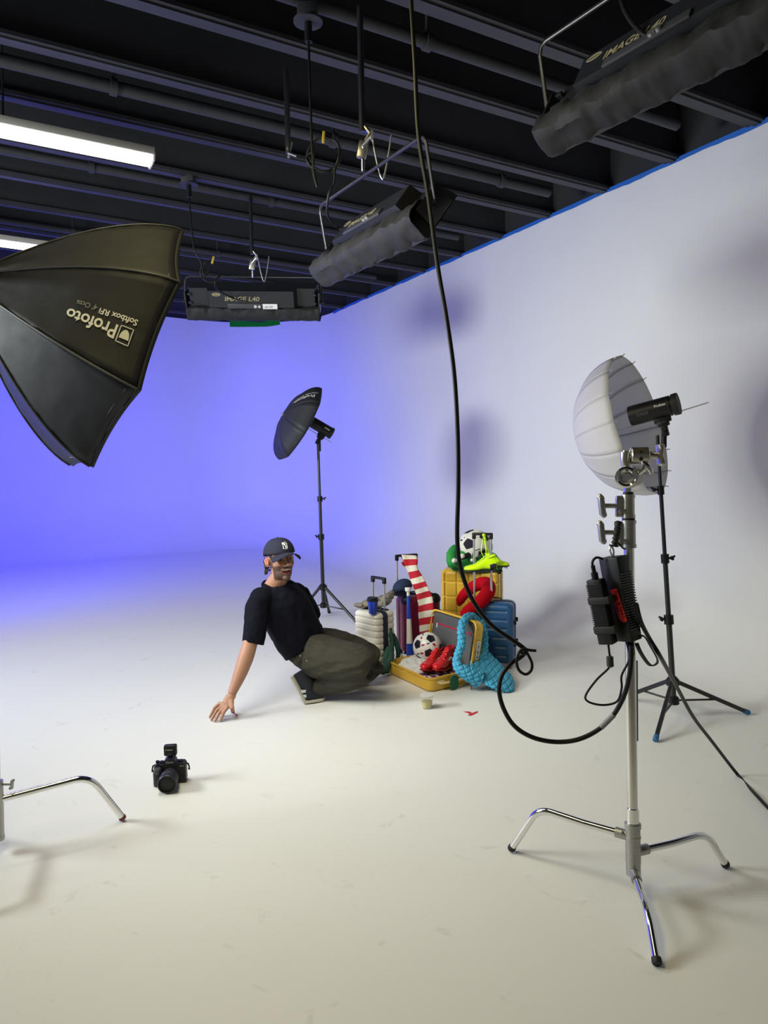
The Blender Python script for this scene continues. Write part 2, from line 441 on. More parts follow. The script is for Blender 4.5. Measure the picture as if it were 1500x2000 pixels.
# ------------------------------------------------------------------ softbox
M_sb = mat('black softbox fabric', (0.016, 0.017, 0.022), 0.6, bump=0.25, scale=18, var=0.15, spec=0.3)
M_sbin = mat('softbox white diffuser', (0.85, 0.85, 0.83), 0.6)
M_seam = mat('softbox seam tape', (0.035, 0.036, 0.044), 0.5)
Rsb = 0.61
Av = (CR * 0.4935 + CU * 0.8459 - fwd * 0.2022).normalized() * Rsb
Bv = (CR * 0.38685 - CU * 0.4217 - fwd * 0.8201).normalized() * Rsb
SBN = SB_N
SBD = 0.62                     # from rim to speed ring
def sb_pt(k, t, sag=True):     # k: rib coordinate 0..8 (V0, V1, ...), t: 0 rim .. 1 ring
    def rib(i, t):
        a = i * PI / 4
        d = (Av * math.cos(a) + Bv * math.sin(a))
        r = 1 - t * 0.87 + 0.42 * (t * (1 - t)) ** 0.9 * (1 - 0.2 * t)
        return SB_C + d * r - SBN * (SBD * t ** 0.92)
    i = math.floor(k); u = k - i
    p = rib(i, t).lerp(rib(i + 1, t), u)
    if sag:
        c = SB_C - SBN * (SBD * t ** 0.92)
        s_ = 4 * u * (1 - u)
        p = p + (c - p) * (0.028 * s_) + SBN * (-0.012 * s_ * (1 - t) ** 6)
    return p
sbx = thing('softbox', 'large black octagonal softbox seen from behind at the left edge', 'softbox', SB_C)
for k in range(8):
    mb = MB().grid(lambda u, t, k=k: sb_pt(k + min(u, 0.99999), t), 13, 25)
    wrinkle(mb, 0.004, 9, seed=k)
    obj('panel', mb, M_sb, sbx, thick=0.003)
    mb = MB().tube([sb_pt(k, t / 20, False) + (sb_pt(k, t / 20, False) - (SB_C - SBN * SBD * (t / 20))).normalized() * 0.003 for t in range(21)], 0.0045, 8)
    obj('rib_seam', mb, M_seam, sbx)
lip = MB().grid(lambda u, t: sb_pt(u * 8 % 8 if u < 1 else 0, 0) + SBN * (0.018 * t), 97, 3)
obj('lip', lip, M_sb, sbx, thick=0.003)
fd = MB(); ring = [sb_pt(k / 8, 0.04) for k in range(64)]
fd.add([SB_C - SBN * 0.04] + ring, [(0, 1 + i, 1 + (i + 1) % 64) for i in range(64)])
obj('front_diffuser', fd, M_sbin, sbx, smooth=False)
rg = frame(SB_C - SBN * (SBD + 0.01), SBN)
obj('speed_ring', MB().lathe([(0.05, -0.03), (0.085, -0.03), (0.092, 0), (0.085, 0.02), (0.05, 0.02)], rg), M_alu, sbx)
# lettering on panel V1-V2 (text runs from the rim towards the ring)
def sb_text(body, size, t0, tw, u0, uh, mt, outline=False):
    mb = text_mesh(body, 1.0, font_off=0.02 if not outline else 0.0)
    x0 = min(v.x for v in mb.v); x1 = max(v.x for v in mb.v)
    out = []
    for v in mb.v:
        t = t0 + tw * (v.x - x0) / (x1 - x0); u = u0 + uh * v.y
        p = sb_pt(1 + min(max(u, 0.001), 0.999), t); c = SB_C - SBN * (SBD * t)
        p2 = sb_pt(1 + u + 0.01, t); p3 = sb_pt(1 + u, t + 0.01)
        n = (p2 - p).cross(p3 - p).normalized()
        if n.dot(p - c) < 0: n = -n
        out.append(p + n * 0.007)
    mb.v = out; return mb
sb_letters = [('Profoto', 1, 0.185, 0.285, 0.55, 0.20), ('Softbox RFi', 1, 0.095, 0.215, 0.44, 0.085), ("4' Octa", 1, 0.325, 0.115, 0.42, 0.085)]
for body, s_, t0, tw, u0, uh in sb_letters:
    obj('lettering', sb_text(body, s_, t0, tw, u0, uh, M_print), M_print if body[0] != '4' else mat('grey print', (0.16, 0.16, 0.17), 0.6), sbx, smooth=False, label='white printed lettering')
# logo frame with half disc
def sb_uv(t, u):
    p = sb_pt(1 + u, t); c = SB_C - SBN * (SBD * t); n = (sb_pt(1 + u + .01, t) - p).cross(sb_pt(1 + u, t + .01) - p).normalized()
    if n.dot(p - c) < 0: n = -n
    return p + n * 0.007
lg = MB(); fr = []
for (a, b) in [(0.10, 0.54), (0.17, 0.54), (0.17, 0.70), (0.10, 0.70)]: fr.append((a, b))
loop = []
for i in range(4):
    for j in range(6): loop.append(sb_uv(fr[i][0] + (fr[(i + 1) % 4][0] - fr[i][0]) * j / 6, fr[i][1] + (fr[(i + 1) % 4][1] - fr[i][1]) * j / 6))
lg.tube(loop, 0.0022, 6, closed=True)
hd = [sb_uv(0.135 + 0.027 * math.cos(a), 0.655 - 0.09 * math.sin(a)) for a in [PI * i / 12 for i in range(13)]]
lg.add(hd, [tuple(range(13))])
obj('logo', lg, M_print, sbx, smooth=False, label='white half-disc logo in a rounded frame')

# ------------------------------------------------------------------ generic studio gear
def strobe(M, L, R, label, flip=1):                # local z = forward (flash end), origin at mount point below the body
    t = thing('studio_flash', label, 'studio flash', M=M)
    zc = 0.0; y0 = R + 0.03
    P = lambda z: Matrix.Translation(V((0, y0, z)))
    obj('body', MB().lathe([(R * .86, -L * .42), (R * .9, -L * .42), (R * .9, -L * .34), (R, -L * .34), (R, L * .46), (R * .98, L * .5), (R * .85, L * .5)], P(0), 40), M_blk, t, local=True)
    obj('rear_bumper', MB().lathe([(R * .5, -L * .5), (R * 1.05, -L * .5), (R * 1.08, -L * .47), (R * 1.05, -L * .38), (R * .9, -L * .38)], P(0), 40), M_blkr, t, local=True)
    obj('glass_dome', MB().lathe([(R * .84, L * .49), (R * .7, L * .505), (R * .3, L * .51), (0.0001, L * .51)], P(0), 32), mat('frosted glass', (0.7, 0.7, 0.68), 0.3), t, local=True)
    for i in range(7):
        obj('vent_slot', MB().box((flip * R * 0.97, y0 - 0.01, L * (.10 + .035 * i)), (0.003, R * 0.32, 0.003)), mat('vent grey', (0.09, 0.09, 0.10), 0.5), t, local=True)
    obj('mount', MB().box((0, 0.03, -L * .12), (0.03, 0.05, L * .34), bev=0.006).box((0, 0.0, -L * .12), (0.04, 0.03, 0.06), bev=0.006), M_blk, t, local=True)
    obj('tilt_bracket', MB().box((0, -0.035, -L * .12), (0.034, 0.07, 0.034), bev=0.006).cyl((-.03, -.03, -L * .12), (.03, -.03, -L * .12), 0.012), M_blk, t, local=True)
    sp_ = M.to_3x3().inverted() @ V((0, 0, -1)); p0_ = V((0, -.02, -L * .12))
    obj('stand_adapter', MB().cyl(p0_, p0_ + sp_ * 0.11, 0.014, 14), M_blk, t, local=True)
    tm = Matrix(((0, 0, flip, flip * (R + 0.0015)), (0, 1, 0, y0 + R * .1), (-flip, 0, 0, -L * .05), (0, 0, 0, 1)))
    if flip < 0: tm = Matrix(((0, 0, -1, -(R + 0.0015)), (0, 1, 0, y0 + R * .1), (1, 0, 0, -L * .27), (0, 0, 0, 1)))
    text_on('Profoto', R * .34, tm, M_print, parent=t, local=True, off=0.0004)
    return t

def light_stand(base, top, hub, spread, feet, knobs, label, foot_mat, r=0.0115, footlabel=None):
    t = thing('light_stand', label, 'light stand', base)
    ax = (top - base); 
    P = lambda z: base + ax * (z / ax.length)
    H = ax.length
    hb = P(hub); 
    zs = [hub - 0.05] + knobs + [H]
    rr = [r * 1.35, r * 1.15, r * 0.95, r * 0.8]
    for i in range(len(zs) - 1):
        obj('column_section', MB().cyl(P(zs[i]), P(zs[i + 1]), rr[min(i, 3)], 16), M_blkm, t)
    for i, k in enumerate(knobs):
        c = MB().cyl(P(k - 0.028), P(k + 0.022), rr[i] * 1.65, 16)
        cl = obj('collar', c, M_blk, t)
        s = 1 if i % 2 else -1
        q = P(k)
        obj('knob', MB().cyl(q, q + CR * s * 0.035, 0.006, 8).box(V((0, 0, 0)), (0.012, 0.03, 0.022), frame(q + CR * s * 0.04, V((0, 0, 1))), bev=0.003).cyl(q + CR * s * 0.03, q + CR * s * 0.055 + V((0, 0, 0.012)), 0.006, 8), M_blk, cl)
    obj('upper_hub', MB().lathe([(r, -.03), (r * 3, -.02), (r * 3.1, .01), (r * 1.7, .03), (r, .03)], frame(P(hub + 0.0), ax)), M_blk, t)
    lowz = hub * 0.48
    obj('lower_hub', MB().lathe([(r, -.025), (r * 2.4, -.02), (r * 2.5, .015), (r, .03)], frame(P(lowz), ax)), M_blk, t)
    obj('inner_tube', MB().cyl(P(lowz - .02), P(hub), r * 1.3, 14), M_blkm, t)
    for f in feet:
        d = V((f.x - base.x, f.y - base.y, 0)).normalized()
        s = P(hub - 0.005) + d * r * 2.6
        f2 = V((f.x, f.y, 0.012))
        lg_ = obj('leg', MB().tube([s, f2], r * 1.05, 12), M_blkm, t)
        obj('rubber_foot', MB().tube([f2 + (s - f2).normalized() * 0.03, f2, f2 - (s - f2).normalized() * 0.004], [r * 1.2, r * 1.28, r * 1.0], 12), foot_mat, lg_, label=footlabel)
        m_ = s.lerp(f2, 0.56)
        obj('brace', MB().tube([P(lowz) + d * r * 2, m_], r * 0.8, 8, flat=0.6), M_blkm, t)
    return t

M_bluef = mat('blue rubber foot', (0.02, 0.13, 0.30), 0.6)
# right stand with white umbrella
R_top = at(1284, 850, 4.25); R_base = fl(1308, 1372)
feetR = [fl(1462, 1396), fl(1280, 1450), fl(1216, 1366)]
cR = (feetR[0] + feetR[1] + feetR[2]) / 3
R_base = V((cR.x, cR.y, 0))
R_top = at(1284, 850, dep(R_base) - 0.06)
Hr = (R_top - R_base).length
light_stand(R_base, R_top, 0.205, 0.3, feetR, [Hr - 1.02, Hr - 0.68, Hr - 0.30], 'black light stand with blue feet under the white umbrella', M_bluef, footlabel='blue rubber foot')
zR = camv(-0.95, 0.27, 0.18, 1280, 800)
MR = frame(R_top, zR, V((0, 0, -1)))
# local y must point up: rebuild frame with y up
def head_frame(o, z, up=V((0, 0, 1))):
    z = V(z).normalized(); y = (up - z * up.dot(z)).normalized(); x = y.cross(z)
    m = Matrix((x, y, z)).transposed().to_4x4(); m.translation = V(o); return m
hr = head_frame(R_top + V((0.0, 0, 0.055)), zR)
strobe(hr, 0.262, 0.056, 'black flash head pointing into the white translucent umbrella', flip=1 if hr.to_3x3().col[0].dot(fwd) < 0 else -1)

def umbrella(center, n, R, D, K, label, mats, shaft_len, shaft_back, tips=True, up=V((0, 0, 1)), name='photo_umbrella', text=None, ell=1.0, phase=0.0):
    n = V(n).normalized(); M = head_frame(center, n, up); t = thing(name, label, 'umbrella', M=M)
    def P(k, s):                  # k rib coordinate 0..K, s 0 rim..1 apex
        def rib(i):
            a = 2 * PI * (i + phase) / K; th = s * PI / 2
            return V((math.cos(a), math.sin(a), 0)) * (R * math.cos(th) ** ell) + V((0, 0, -D * math.sin(th)))
        i = math.floor(k); u = k - i; p = rib(i).lerp(rib(i + 1), u)
        return p + V((0, 0, -1)) * (0.10 * R / K * 4 * u * (1 - u) * (1 - s) * (-1)) * 1.0
    for k in range(K):
        mb = MB().grid(lambda u, s, k=k: P(k + min(u, .9999), s), 7, 15)
        obj('canopy_panel', mb, mats[0], t, local=True, thick=0.0008)
        pts = [P(k, s / 12) * 0.975 for s in range(13)]
        if tips: pts = [P(k, 0) + (P(k, 0) - P(k, 0.06)).normalized() * 0.022] + pts
        obj('rib', MB().tube(pts, 0.0028 if tips else 0.0022, 6), mats[1], t, local=True)
    obj('shaft', MB().cyl((0, 0, -D - shaft_back), (0, 0, shaft_len), 0.004, 10), mats[2], t, local=True)
    obj('hub', MB().lathe([(0.004, -D - .012), (0.02, -D - .008), (0.012, -D + .02), (0.004, -D + .03)]), mats[2], t, local=True)
    return t, P, M
M_umw = mat('white translucent nylon', (0.90, 0.90, 0.92), 0.6)
nt = M_umw.node_tree; b = nt.nodes['Principled BSDF']; tl = nt.nodes.new('ShaderNodeBsdfTranslucent'); tl.inputs[0].default_value = (0.9, 0.9, 0.92, 1)
mxs = nt.nodes.new('ShaderNodeMixShader'); mxs.inputs[0].default_value = 0.32
nt.links.new(b.outputs[0], mxs.inputs[1]); nt.links.new(tl.outputs[0], mxs.inputs[2]); nt.links.new(mxs.outputs[0], nt.nodes['Material Output'].inputs[0])
dU = 4.3
cU = at(1249, 828, dU)
nU = camv(0.91, -0.30, -0.29, 1249, 828)
umbrella(cU, nU, 141 / (F / dU), 0.375, 16, 'large white translucent deep umbrella on the right-hand stand', (M_umw, mat('rib steel', (0.45, 0.45, 0.47), 0.4, 0.6), M_alu), 0.40, 0.0)

# left stand with black umbrella
L_base = fl(633, 1215); L_base.z = 0
dL = dep(L_base)
L_top = at(621, 862, dL)
Hl = (L_top - L_base).length
feetL = [fl(643, 1198), fl(706, 1228), fl(575, 1212)]
dd = sum(((V((f.x, f.y, 0)) - L_base) for f in feetL), V((0, 0, 0))) / 3
light_stand(L_base, L_top, (V(L_base) - at(628, 1147, dL)).length * 1.0, 0.3, feetL, [ (at(627, 1048, dL) - L_base).length, (at(624, 974, dL) - L_base).length], 'black light stand behind the crouching person', M_blkr, r=0.0125)
zL = camv(-0.85, -0.50, -0.15, 625, 830)
hl = head_frame(L_top + V((0, 0, 0.05)), zL)
strobe(hl, 0.21, 0.05, 'small black flash head under the black umbrella', flip=1 if hl.to_3x3().col[0].dot(fwd) < 0 else -1)
M_umk = mat('black umbrella cloth', (0.013, 0.014, 0.022), 0.6)
cK = at(587, 829, dL - 0.05); RK_ = 81 / (F / dL)
tk, PK, MK = umbrella(cK, camv(0.84, 0.49, 0.2, 587, 829), RK_, 0.175, 8, 'small black umbrella tilted on the stand behind the person', (M_umk, M_blkm, M_alu), 0.33, 0.03, tips=False, phase=0.35)
def umb_text(body, k, s0, s1, u0, uh, dirn):
    mb = text_mesh(body, 1.0, font_off=0.015); x0 = min(v.x for v in mb.v); x1 = max(v.x for v in mb.v); out = []
    for v in mb.v:
        a = (v.x - x0) / (x1 - x0); s = s0 + (s1 - s0) * a; u = u0 + uh * v.y
        p = PK(k + u, s); out.append(p + (p - V((0, 0, 0.12))).normalized() * 0.006)
    mb.v = out; return mb
UT = (('Profoto', 0.20, 0.70, 0.52, 0.26), ('Umbrella Shallow', 0.12, 0.75, 0.40, 0.09))
# panel facing the camera near the top
best = min(range(8), key=lambda k: (dep(MK @ PK(k + .5, .4)) * 2 - (MK @ PK(k + .5, .4)).z * 3))
for body, s0, s1, u0, uh in UT:
    obj('lettering', umb_text(body, best, s0, s1, u0, uh, 1), M_print, tk, local=True, smooth=False, label='white printed lettering')

# ------------------------------------------------------------------ right C-stand
cs_feet = [fl(999, 1664), fl(1417, 1696), fl(1283, 1888)]
cs_hub0 = fl(1239, 1745)
D0 = dep(cs_hub0)
cst = thing('c_stand', 'chrome C-stand in the right foreground with bent turtle legs', 'c-stand', cs_hub0)
def axis(py, d=None): # column axis in pixels
    px = 1237 + (py - 1690) * (1237 - 1227) / (1690 - 970)
    return at(px, py, D0 if d is None else d)
obj('column', MB().cyl(axis(1600), axis(1052), 0.0172, 28), M_chrome2, cst)
obj('sleeve', MB().cyl(axis(1620), axis(1578), 0.0215, 28), M_chrome, cst)
hubc = obj('leg_hub', MB().cyl(axis(1660), axis(1606), 0.0245, 28).cyl(axis(1616), axis(1608), 0.0275, 28).cyl(axis(1636), axis(1632), 0.0262, 28), M_cast, cst)
obj('leg_hub', MB().cyl(axis(1684), axis(1650), 0.025, 28), M_cast, cst)
obj('leg_hub', MB().cyl(axis(1708), axis(1683), 0.024, 28), M_cast, cst)
for (fx, hy, bend, zlift) in ((cs_feet[0], 1634, 0.76, 0), (cs_feet[1], 1664, 0.78, 0), (cs_feet[2], 1700, 0.66, 0)):
    h = axis(hy); f = V((fx.x, fx.y, 0.014)); d = V((f.x - h.x, f.y - h.y, 0)); L = d.length; d.normalize()
    zb = h.z + 0.006
    s = h + d * 0.02; 
    tail = 0.0
    pts = [s, h + d * (L * bend * 0.5)]
    bq = V((h.x + d.x * L * bend, h.y + d.y * L * bend, zb))
    e_ = (f - bq).normalized(); rb = 0.05
    p0 = bq - d * rb; p1 = bq + e_ * rb
    for i in range(9):
        t_ = i / 8; pts.append(p0 * (1 - t_) ** 2 + bq * 2 * t_ * (1 - t_) + p1 * t_ ** 2)
    pts.append(f)
    lg2 = obj('leg', MB().tube(pts, 0.0128, 20), M_chrome, cst)
    obj('rubber_foot', MB().tube([f + (p1 - f).normalized() * 0.012, f, f - (p1 - f).normalized() * 0.006], [0.0142, 0.0155, 0.013], 16), M_blkr, lg2)
    obj('leg_socket', MB().cyl(h + d * 0.012, h + d * 0.058, 0.0175, 18).cyl(h + d * 0.04 + V((0, 0, .012)) - fwd * .02, h + d * 0.04 - V((0, 0, .012)) + fwd * .02, 0.005, 8), M_cast, cst)
# collars and T handles
def tee(q, s, mt, parent, sc=1.0):
    a = q + CR * s * 0.05 * sc
    mb = MB().cyl(q, a, 0.007 * sc, 12)
    mb.box((0, 0, 0), (0.018 * sc, 0.022 * sc, 0.060 * sc), frame(a + CR * s * 0.004, V((0.12 * s, 0, 1)), V((1, 0, 0))), bev=0.006 * sc, seg=3)
    mb.ball(a + V((0, 0, 0.026 * sc)) + CR * s * 0.010, 0.010 * sc, 10); mb.ball(a + V((0, 0, -0.026 * sc)) - CR * s * 0.003, 0.010 * sc, 10)
    return obj('t_handle', mb, mt, parent)
for (y0, y1, rr, yk) in ((1070, 1016, 0.0225, 1040), (1012, 966, 0.0205, 988)):
    c = MB().cyl(axis(y0), axis(y1), rr, 28).cyl(axis(y0), axis(y0 - 7), rr * 1.1, 28).cyl(axis(y1 + 7), axis(y1), rr * 1.1, 28)
    q = axis((y0 + y1) / 2)
    c.box(V((0, 0, 0)), (0.03, 0.016, abs(y0 - y1) / F * D0 * 0.9), frame(q - CR * (rr + .008), V((0, 0, 1)), CR), bev=0.004)
    cc = obj('collar', c, M_cast if y0 > 1050 else M_nickel, cst)
    tee(axis(yk) - CR * (rr + 0.008), -1, M_cast, cc, 1.15)
    obj('clamp_bolt', MB().cyl(axis(y0 - 14) - CR * (rr + .01) - fwd * .012, axis(y0 - 14) - CR * (rr + .01) - fwd * .03, 0.009, 6), M_nickel, cc)
obj('rubber_washer', MB().cyl(axis(1017), axis(1011), 0.021, 24).cyl(axis(967), axis(961), 0.017, 24), M_blkr, cst)
obj('spigot', MB().cyl(axis(966), axis(880), 0.0095, 20).cyl(axis(962), axis(940), 0.0135, 20), M_chrome, cst)
# grip heads: one lower, one on top with its knob to the right
gh = thing('grip_head', 'lower chrome grip head with its wing knob, on top of the C-stand', 'grip head', axis(935))
q = axis(932)
gx = camv(0.5, -0.25, -0.8)
obj('disc', MB().lathe([(0.0, -.02), (0.028, -.02), (0.032, -.015), (0.032, -.002), (0.029, 0), (0.032, .002), (0.032, .015), (0.028, .02), (0.0, .02)], frame(q + CR * .02, gx)), M_nickel, gh)
obj('body_block', MB().cyl(axis(952), axis(915), 0.019, 20), M_nickel, gh)
obj('jaw', MB().lathe([(0.0, -.01), (0.018, -.01), (0.034, .012), (0.036, .016), (0.030, .018), (0.014, .002), (0.0, .0)], frame(q - CR * .012 - fwd * 0.02, camv(-0.35, 0.15, -0.93))).cyl(q, q - CR * .012 - fwd * .03, .012), M_chrome, gh)
kn = MB().cyl(q + CR * .02, at(1262, 912, D0 - .02), 0.009, 14)
kk = at(1263, 911, D0 - .02); kn.tube([kk + camv(-.5, -.6, 0) * .022, kk + camv(-.4, -.5, 0) * .008, kk, kk + camv(.5, .6, 0) * .018, kk + camv(.4, .75, 0) * 0.03], [0.006, .010, .012, .011, .007], 14)
obj('wing_knob', kn, M_chrome, gh)
gh2 = thing('grip_head', 'upper worn nickel grip head with large T-knob, turned to the right', 'grip head', axis(890))
el = at(1222, 888, D0)
obj('elbow', MB().tube([axis(918) - CR * .004, at(1220, 900, D0), at(1221, 884, D0)], [0.012, .0145, .0165], 20).cyl(at(1221, 890, D0), at(1240, 888, D0), 0.014, 18).cyl(at(1221, 893, D0), at(1221, 880, D0), .008, 12), M_nickel, gh2)
g2 = frame(at(1249, 890, D0), CR - fwd * .15)
dsk = MB(); s6 = [(0.0, -.030), (0.027, -.030), (0.0305, -.026), (0.0305, -.0015), (0.0285, -.001), (0.0285, .001), (0.0305, .0015), (0.0305, .026), (0.027, .030), (0.0, .030)]
obj('disc', dsk.lathe(s6, g2, 40), M_nickel, gh2)
for (zz, rr_) in ((0, 0.007), ):
    for a in (0.0, 0.55):
        pc = g2 @ V((0.0305 * math.cos(PI + a), 0.0305 * math.sin(PI + a), 0))
hole = MB()
for ang, rad in ((0.28, 0.0075), (-0.55, 0.005)):
    best_ = None
    for j in range(72):
        a = j * PI / 36; p = g2 @ V((math.cos(a) * .031, math.sin(a) * .031, 0))
        sc_ = (p - CAM).dot(fwd) * 10 + abs((p - g2.translation).dot(V((0, 0, 1))) + (0.012 if ang > 0 else -0.014)) * 20
        if best_ is None or sc_ < best_[0]: best_ = (sc_, p)
    hole.cyl(best_[1], best_[1] + (g2.translation - best_[1]).normalized() * 0.004, rad, 6)
obj('jaw_hole', hole, M_blkr, gh2, label='dark gripping hole')
obj('shaft', MB().cyl(at(1262, 889, D0), at(1284, 890, D0), 0.0105, 16).cyl(at(1264, 889, D0), at(1270, 889, D0), .014, 16), M_nickel, gh2)
kq = at(1289, 889, D0)
kb = MB(); kb.loft([(kq + CU * .036 + CR * .000, CR * .008, fwd * .016), (kq + CU * .033, CR * .013, fwd * .022), (kq + CU * .015 + CR * .001, CR * .0095, fwd * .022), (kq + CR * -.001, CR * .008, fwd * .02), (kq - CU * .015 + CR * .002, CR * .0095, fwd * .022), (kq - CU * .030 + CR * .006, CR * .013, fwd * .022), (kq - CU * .036 + CR * .007, CR * .009, fwd * .016)], 24, e=2.6)
obj('t_knob', kb, M_nickel, gh2)

# ------------------------------------------------------------------ left C-stand (holds the softbox)
ls_h = at(-7, 1560, 2.85); 
lst = thing('c_stand', 'chrome stand at the left edge carrying the softbox, one bent leg in view', 'c-stand', fl(-5, 1672))
lD = dep(fl(-5, 1668))
la = lambda py: at(-4 + (py - 1640) * 0.02, py, lD)
obj('column', MB().cyl(la(1560), la(520), 0.0135, 24), M_chrome2, lst)
obj('column_base', MB().cyl(la(1640), la(1525), 0.0225, 28).cyl(la(1640), la(1632), 0.024, 28), M_cast, lst)
lf = fl(240, 1604); hh = la(1562); f = V((lf.x, lf.y, 0.014)); 
lb = at(172, 1530, dep(fl(172, 1640)));
d = V((f.x - hh.x, f.y - hh.y, 0)); L = d.length; d.normalize()
bq = V((hh.x + d.x * L * .74, hh.y + d.y * L * .74, hh.z + 0.012))
e_ = (f - bq).normalized(); p0 = bq - d * 0.06; p1 = bq + e_ * 0.06; pts = [hh + d * .01, hh.lerp(p0, 0.6)]
for i in range(9):
    t_ = i / 8; pts.append(p0 * (1 - t_) ** 2 + bq * 2 * t_ * (1 - t_) + p1 * t_ ** 2)
pts.append(f)
lg3 = obj('leg', MB().tube(pts, 0.0135, 20), M_chrome, lst)
obj('rubber_foot', MB().tube([f + (p1 - f).normalized() * .01, f, f - (p1 - f).normalized() * .005], [0.0145, 0.0155, 0.013], 14), mat('red brown rubber', (0.16, 0.03, 0.02), 0.6), lg3, label='red brown rubber foot')
for px_, py_ in ((-150, 1640), (-60, 1800)):
    f = fl(px_, py_); f.z = .014; h2 = la(1600); bq = V((h2.x + (f.x - h2.x) * .75, h2.y + (f.y - h2.y) * .75, h2.z))
    l4 = obj('leg', MB().tube([h2, bq, f], 0.0135, 16), M_chrome, lst)
    obj('rubber_foot', MB().tube([f + (bq - f).normalized() * .01, f], 0.0155, 14), M_blkr, l4)
tee(at(6, 1532, lD), 1, M_cast, lst, 0.6)
# arm from stand to the softbox ring
ring_p = SB_C - SBN * (SBD + 0.02)
obj('top_mount', MB().tube([la(520), ring_p - SBN * .05, ring_p], 0.016, 16), M_blkm, lst)
fh = thing('studio_flash', 'pale flash head at the back of the large softbox', 'studio flash', ring_p)
obj('body', MB().lathe([(0.03, -.24), (0.07, -.24), (0.075, -.2), (0.075, -.01), (0.06, 0.0)], frame(ring_p, SBN)), mat('pale grey metal', (0.5, 0.49, 0.46), 0.4, 0.3), fh)
# ------------------------------------------------------------------ hanging light banks
M_bank = mat('black bank housing', (0.014, 0.015, 0.02), 0.45)
M_gold = mat('faded gold print', (0.30, 0.27, 0.16), 0.6)
def bank(A, B, nrm, H, label, text=True, label_card=False, wrap=1.0, yoke_up=None, yoke_len=0.25, cloth=None, tframe=None):
    A = V(A); B = V(B); L = (B - A).length; mid = (A + B) / 2
    x = (B - A).normalized(); z = V(nrm); z = (z - x * z.dot(x)).normalized(); y = z.cross(x)
    M = Matrix((x, y, z)).transposed().to_4x4(); M.translation = mid
    t = thing('light_bank', label, 'studio light bank', M=M, group='fluorescent light banks under the ceiling')
    # z faces the back of the bank (towards the viewer), y up along the height
    def trap(hw0, hw1, z0, z1, hh0, hh1):
        return MB().add([(-hw0, -hh0, z0), (hw0, -hh0, z0), (hw0, hh0, z0), (-hw0, hh0, z0), (-hw1, -hh1, z1), (hw1, -hh1, z1), (hw1, hh1, z1), (-hw1, hh1, z1)],
                        [(0, 1, 2, 3), (7, 6, 5, 4), (0, 1, 5, 4), (1, 2, 6, 5), (2, 3, 7, 6), (3, 0, 4, 7)])
    obj('housing', trap(L / 2, L / 2 - 0.03, -0.10, 0.0, H * .5, H * .42), M_bank, t, local=True, smooth=False)
    bx = trap(L * .34, L * .32, 0.0, 0.07, H * .26, H * .24); bx.v = [p + V((0, H * .16, 0)) for p in bx.v]
    obj('ballast_box', bx, M_bank, t, local=True, smooth=False)
    # wrapped cloth skirt along the lower part
    def sk(u, v):
        a = v * PI * 1.4 - 1.5; bk = (math.cos(a) ** 4 + math.sin(a) ** 4) ** -0.25; w_ = 0.5 + 0.02 * math.sin(u * 40)
        p = V(((u - .5) * L * 1.02, -H * .32 - math.cos(a) * bk * H * .21 * w_ * 2, -0.03 + math.sin(a) * bk * 0.078))
        n_ = noise.noise(V((u * 14, v * 5, L))) * 0.012 + noise.noise(V((u * 40, v * 9, L))) * 0.005
        return p + V((0, n_, n_))
    obj('cloth_wrap', MB().grid(sk, 90, 16), cloth or M_blkcloth, t, local=True, thick=0.004)
    ey = H * 0.5
    for s in (-1, 1):
        obj('end_bracket', MB().box((s * (L / 2 + .006), 0, -.03), (0.012, H * .62, 0.12), bev=0.003), M_blkm, t, local=True)
        obj('tilt_knob', MB().cyl((s * (L / 2 + .01), 0, -.02), (s * (L / 2 + .045), 0, -.02), 0.014, 12), M_blk, t, local=True)
        for q in (-.25, .0, .25):
            obj('clip', MB().box((s * (L / 2 - .03), H * q, .012), (0.03, 0.018, 0.022), bev=0.002), M_blkm, t, local=True)
    yu = M.to_3x3().inverted() @ (yoke_up or V((0, 0, 1))); yu.x = 0; yu.normalize()
    e = L / 2 + 0.025; c0 = V((-e, 0, -.02)); c1 = c0 + yu * yoke_len
    pts = [c0, c1 - yu * .04, c1 - yu * .012 + V((.012, 0, 0)), c1 + V((.04, 0, 0))]
    pts += [V((-p.x, p.y, p.z)) for p in pts[::-1]]
    obj('yoke', MB().tube(pts, 0.010, 10, flat=0.7), M_blkm, t, local=True)
    if text:
        TM = Matrix.Translation(V((-L * .2, H * .115, 0.0715)))
        text_on('IMAGE L40', 0.055, TM, M_gold, parent=t, local=True, width=L * .26, skew=0.2, off=0.001)
        obj('maker_badge', MB().lathe([(0.012, .071), (.014, .0725), (.016, .071)], Matrix.Translation(V((-L * .26, H * .3, 0))) @ Matrix.Diagonal((2.4, 1, 1, 1))), M_gold, t, local=True)
    sp = MB().box((L * .0, H * -.03, .074), (L * .36, H * .14, 0.012), bev=.002)
    obj('socket_panel', sp, mat('grey panel', (0.05, 0.05, 0.06), 0.4), t, local=True)
    obj('socket', MB().cyl((L * .03, -H * .03, .08), (L * .03, -H * .03, .09), .014).cyl((L * .06, -H * .03, .08), (L * .06, -H * .03, .092), .012), M_alu, t, local=True)
    if label_card:
        cdm = obj('paper_label', MB().box((L * .14, -H * .03, .082), (L * .11, H * .15, 0.002)), M_white, t, local=True)
        text_on('L40 OFF', 0.022, Matrix.Translation(V((L * .095, -H * .07, .0835))), M_blk, parent=cdm, local=True, name='lettering')
    return t, M, mid + (M.to_3x3() @ yu) * yoke_len
D1 = 6.4
M_purp = M_blkcloth
b1, BM1, yk1 = bank(at(366, 590, D1), at(622, 592, D1), camv(0, 0.30, -1, 490, 590), 0.30, 'level black light bank hanging in front of the back wall', label_card=True, yoke_len=0.22)
